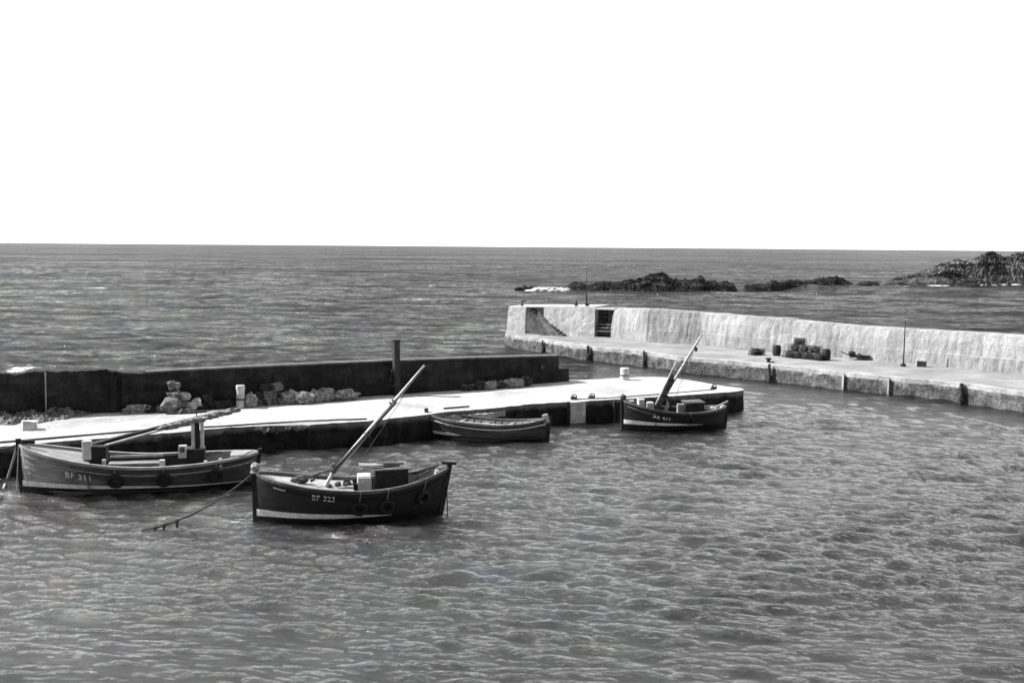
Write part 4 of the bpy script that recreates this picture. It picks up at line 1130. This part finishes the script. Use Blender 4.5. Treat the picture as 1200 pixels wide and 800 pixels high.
def boat_four():
    b = Boat('fishing_boat', (730, 502), (848, 500.5), 'black fishing boat with slanting mast, moored at the tip of the jetty', (1.6, 1.0, 1.2), 2.4, MT['hull_dark'], rake=(.05, .15), N=9)
    b.hull(rub=.24, rubm='hull_dark', band_h=(.24, .08), band_z=(.42, .28), floor=.3, railm='hull_worn', band_u1=.75)
    b.foredeck(.28, 'wood_dark', .1)
    b.text('AR 471', 765, .3, lambda u: b.sheer(u) - .47)
    b.strip('bow_flash', lambda u: b.sheer(u) - .3, lambda u: b.sheer(u) - .22, .02, MT['white'], .03, .28, .012, (1,))
    l = b.loc
    for px, py, w, h, m_, nm in ((751, 471, .34, .45, 'white', 'deck_box'), (762, 474, .3, .35, 'white', 'fish_box'), (740, 471, .3, .2, 'pale', 'coiled_line'), (798.5, 477.5, .4, .5, 'pale', 'engine_box')):
        q = l(px, py, .1); b.bx(nm, (q.x, .1, q.z - h * .3), (w, .45, h * 1.4), m_, bev=.02, jit=.01)
    q = l(812, 477, 0); zt = l(812, 471, 0).z; b.bx('cabin', (q.x, 0, (zt + .4) / 2), (1.0, 1.1, zt - .4), 'wood_dark', bev=.03)
    m = MB(); m.box((q.x, 0, zt + .03), (1.1, 1.2, .05), tilt=(0, R(2))); b.part('cabin_roof', m, 'hull_worn')
    q = l(834, 478, 0); m = MB()
    for k in range(6): m.blob((q.x + .45 - .18 * k, .1 * math.sin(k), .98 + .04 * math.cos(k * 2)), (.24, .34, .15), .4, 2, 3, seed=k)
    b.part('net_pile', m, 'net')
    m = MB(); m.tube([l(838, 477, 0), l(853, 470, 0)], .05, 8); b.part('tiller', m, 'pale')
    q = l(847, 478, 0); b.bx('stern_knee', (q.x, 0, 1.1), (.2, .3, .3), 'white', bev=.03)
    # mast with second spar and furled sail
    b.spar('mast', l(768, 482, 0), l(823, 391, 0), .1, .05, 'spar')
    b.spar('yard', l(768, 476, .2), l(793, 423, .2), .085, .05, 'pale')
    m = MB(); a, c = l(769, 480, .15), l(787, 444, .15)
    for k in range(9): m.blob(a.lerp(c, k / 8), (.15, .14, .3), .35, 2, 2, seed=k)
    b.part('furled_sail', m, 'sail')
    q0, q1, q2_ = l(779, 484, .1), l(783, 468, .1), l(780, 464, .1)
    m = MB(); m.tube([q0, q0.lerp(q1, .5) + Vector((-.05, 0, 0)), q1, q2_], .11, 8, r2=.06); b.part('mast_crutch', m, 'white', True)
    m = MB(); m.tube([l(782, 463, .2), l(785, 472, .2), l(787, 482, .2)], .05, 8); b.part('crutch_iron', m, 'iron')
    m = MB(); q = l(731, 466, 0); m.blob((b.L / 2 + .0, 0, b.sheer(0) + .16), (.16, .15, .17), .3, 2, 3, seed=2); b.part('bow_cap', m, 'sail')
    m = MB(); m.tube([l(815, 404, 0), l(800, 440, .2), l(787, 478, .4)], .012, 5); m.tube([l(818, 398, 0), l(789, 476, -.5)], .01, 5); b.part('halyard', m, 'rope')
    m = MB(); m.blob(l(815.5, 409, .05), (.09, .07, .14), .2, 2, 2); b.part('pulley_block', m, 'iron')
    b.tyre(807, .6, .26)
    return b
B4 = boat_four()

# ------------------------------------------------------------------ ropes
def rope(name, pts, r, m_, label, cat='rope', knots=()):
    m = MB(); m.tube(pts, r, 7)
    for k in knots:
        p = Vector(pts[k]); m.tube([p, p + Vector((.02, -.03, -.25))], r * 1.3, 5); m.blob(p, (.09, .09, .08), .3, 2, 2, seed=k)
    o = m.build(name, MT[m_], smooth=True); tag(o, label, cat); return o
def wobble(pts, a, s=1.0): return [Vector(p) + Vector((noise.noise(Vector((i * s, 0, 7))), noise.noise(Vector((i * s, 9, 7))), 0)) * a for i, p in enumerate(pts)]
e = [P(x, y, QZ + .06) for x, y in np.column_stack([np.linspace(-40, 168, 30), np.interp(np.linspace(-40, 168, 30), [-40, 0, 168], [521, 518, 504])])]
rope('mooring_rope', wobble(e, .05), .045, 'rope', 'dark rope lying along the white jetty deck behind the large left boat')
e = [P(x, y, QZ + .05) for x, y in zip(np.linspace(236, 430, 26), np.interp(np.linspace(236, 430, 26), [236, 300, 360, 430], [500.5, 496.5, 493, 490.5]))]
rope('mooring_rope', wobble(e, .12, .6), .04, 'rope', 'slack dark rope near the jetty edge right of the mast crutch')
e = [P(x, y, QZ + .05) for x, y in zip(np.linspace(672, 838, 26), np.interp(np.linspace(672, 838, 26), [672, 720, 780, 838], [467.6, 465.6, 461, 456]))]
rope('mooring_rope', wobble(e, .04), .03, 'rope', 'thin dark rope stretched along the jetty edge behind the boat at the tip')
e = [P(x, y, QZ + .06) for x, y in zip(np.linspace(520, 550, 8), np.linspace(478.3, 476, 8))]
rope('mooring_rope', wobble(e, .05), .05, 'rope', 'short piece of dark rope on the jetty above the rowing boat')
bowA = P(26, 520, 0); bp = B1.root.matrix_world
def bw_(b, v): return Matrix.Translation(b.root.location) @ Matrix.Rotation(b.a, 4, 'Z') @ Vector(v)
s1 = bw_(B1, (B1.L / 2 + .15, 0, 1.95)); w1 = P(8, 562, 0); w1b = P(0, 582, -.05)
rope('anchor_chain', sag(s1, w1, .05) + [w1.lerp(w1b, .5) - Vector((0, 0, .0)), w1b], .05, 'rope_pale', 'pale weedy chain slanting from the left boat bow down to the left into the water', 'chain')
rope('bow_line', sag(s1 + Vector((.1, -.1, 0)), bw_(B1, (B1.L / 2 + .22, .1, -.1)), .0), .022, 'rope_pale', 'thin pale line hanging straight down the stem of the left boat')
rope('bow_line', sag(P(-60, 523, QZ + .1), s1, .2), .03, 'rope', 'dark line from the jetty beyond the frame to the left boat bow')
s2 = bw_(B2, (B2.L / 2 + .08, 0, 1.75)); w2 = P(166, 621, .02)
rope('anchor_rope', sag(s2, w2, .35, 26), .035, 'rope', 'weedy rope slanting from the near boat bow left down into the water', 'rope', (18, 21, 23))

# ------------------------------------------------------------------ reefs and headland
def reef(name, prof, base_y, depth, seed, m_, label, n=260, nv=46, strata=1.0, hs=1.0):
    """prof: list of (px, py) of the skyline; base_y(px) -> waterline pixel"""
    m = MB(); xs = [a for a, b in prof]; ys = [b for a, b in prof]
    def fn(u, v):
        px = lerp(xs[0], xs[-1], u); p0 = P(px, base_y(px), 0)
        dv = depth * v; X_ = p0.x * (1 + dv / p0.y); Y_ = p0.y + dv
        H = max(0, zat(px, interp(px, xs, ys), (p0.x, p0.y + depth * .45))) * hs
        edge = min(1, u * 25, (1 - u) * 25)
        sh = math.sin(math.pi * min(1, max(0, v))) ** .55
        zb = H * sh * (1.08 - .5 * abs(fbm(X_ * .11, Y_ * .13, seed, 5, .8)))
        st = (zb * .55 - X_ * .17 + Y_ * .10 + 1.5 * fbm(X_ * .05, Y_ * .05, seed, 4))
        saw = (st % 1.0); z_t = zb * .3
        z = zb + strata * (.75 * saw ** 1.5 - .3) * min(1, H * .5) + (.5 if n < 300 else .15) * strata * fbm(X_ * .6 + z_t, Y_ * .5, seed, 6, .5) * min(1, H * .6)
        return (X_, Y_, -1.2 + (max(z, -.6) + 1.2) * edge * min(1, sh * 1.6))
    m.grid(fn, n, nv, flip=False); o = m.build(name, m_); tag(o, label, None, None, 'structure'); return o
reef('reef', [(655, 341), (664, 336), (670, 332), (684, 331), (688, 335), (700, 331.5), (712, 330.5), (722, 332), (733, 328.5), (745, 328), (755, 324), (765, 321), (777, 319), (783, 322), (787, 327), (797, 329), (812, 327.5), (819, 323.5), (824, 325), (828, 330), (842, 331), (852, 329.5), (860, 333), (868, 337)],
     lambda px: 341.5, 26, 3, MT['rock'], 'low black rocky reef beyond the pier head', hs=.86)
reef('reef', [(866, 338), (873, 335.5), (885, 334.5), (897, 334), (905, 331.5), (915, 332.5), (925, 330), (940, 331.5), (955, 330), (965, 329), (975, 328), (980, 326.5), (985, 329), (992, 331), (1000, 334), (1010, 332.5), (1018, 331.5), (1027, 332), (1036, 335)],
     lambda px: interp(px, [866, 1036], [340, 336.3]), 22, 8, MT['rock'], 'flat black rocks between reef and headland', hs=1.2)
reef('headland', [(1018, 336), (1030, 331), (1045, 327), (1060, 324.5), (1072, 321), (1085, 316), (1098, 309), (1110, 305), (1120, 302.5), (1130, 304), (1140, 302.5), (1148, 298), (1156, 293), (1164, 292.2), (1170, 296), (1177, 300), (1184, 296), (1195, 293.5), (1210, 293.5), (1240, 294), (1300, 292), (1400, 288), (1600, 285)],
     lambda px: interp(px, [1018, 1100, 1200, 1600], [336, 335.2, 333.8, 332]), 70, 12, MT['turf'], 'rocky headland with turf', 420, 90, 1.2, .88)

def foam_mass(px0, px1, py0, py1, n, seed, label, r=(.8, 2.0)):
    rr = random.Random(seed); m = MB()
    for k in range(n):
        t = (rr.random() + rr.random() * .6) / 1.6; px = lerp(px0 - 2, px1 + 3, t); p = P(px, py1, 0); p.y += rr.uniform(0, 5)
        h = max(.1, zat(px, lerp(py0, py1, rr.random() ** 1.5), p)); R0 = rr.uniform(*r) * rr.uniform(.3, 1)
        m.blob((p.x, p.y, h * .3), (R0 * 1.3, R0, h * .7), .5, 1.8, 2, seed=k + seed)
    o = m.build('surf', MT['foam']); tag(o, label, 'surf', None, 'stuff'); return o
foam_mass(621, 658, 336.5, 341.5, 60, 1, 'white surf breaking left of the black reef')
foam_mass(655, 662, 337, 341, 6, 2, 'white spray at the left tip of the black reef', (.3, .7))
p = P(617, 341, 0)
m = MB()
for k in range(4): m.blob((k * 1.1 - 1.6, 0, .2), (1.0, .9, .7 + .3 * math.sin(k)), .5, 1.5, 3, seed=k)
o = m.build('rock', MT['rock']); o.location = p; tag(o, kind='structure')
foam_mass(1000, 1018, 335.2, 337, 14, 7, 'white surf in the gap between the flat rocks and the headland', (.5, 1.2))
for i, (a, c, y, lab) in enumerate(((1040, 1060, 335.9, 'white surf line at the left foot of the headland'), (1097, 1108, 335.3, 'short white surf patch under the middle of the headland'), (1154, 1164, 334.6, 'small white surf patch at the headland foot, right of the middle one'), (1178, 1200, 334, 'white surf line at the right foot of the headland'))):
    foam_mass(a - 6, c + 4, y - 1.1, y + .1, 9, 11 + i, lab, (.3, 1.3))
bpy.context.view_layer.update()
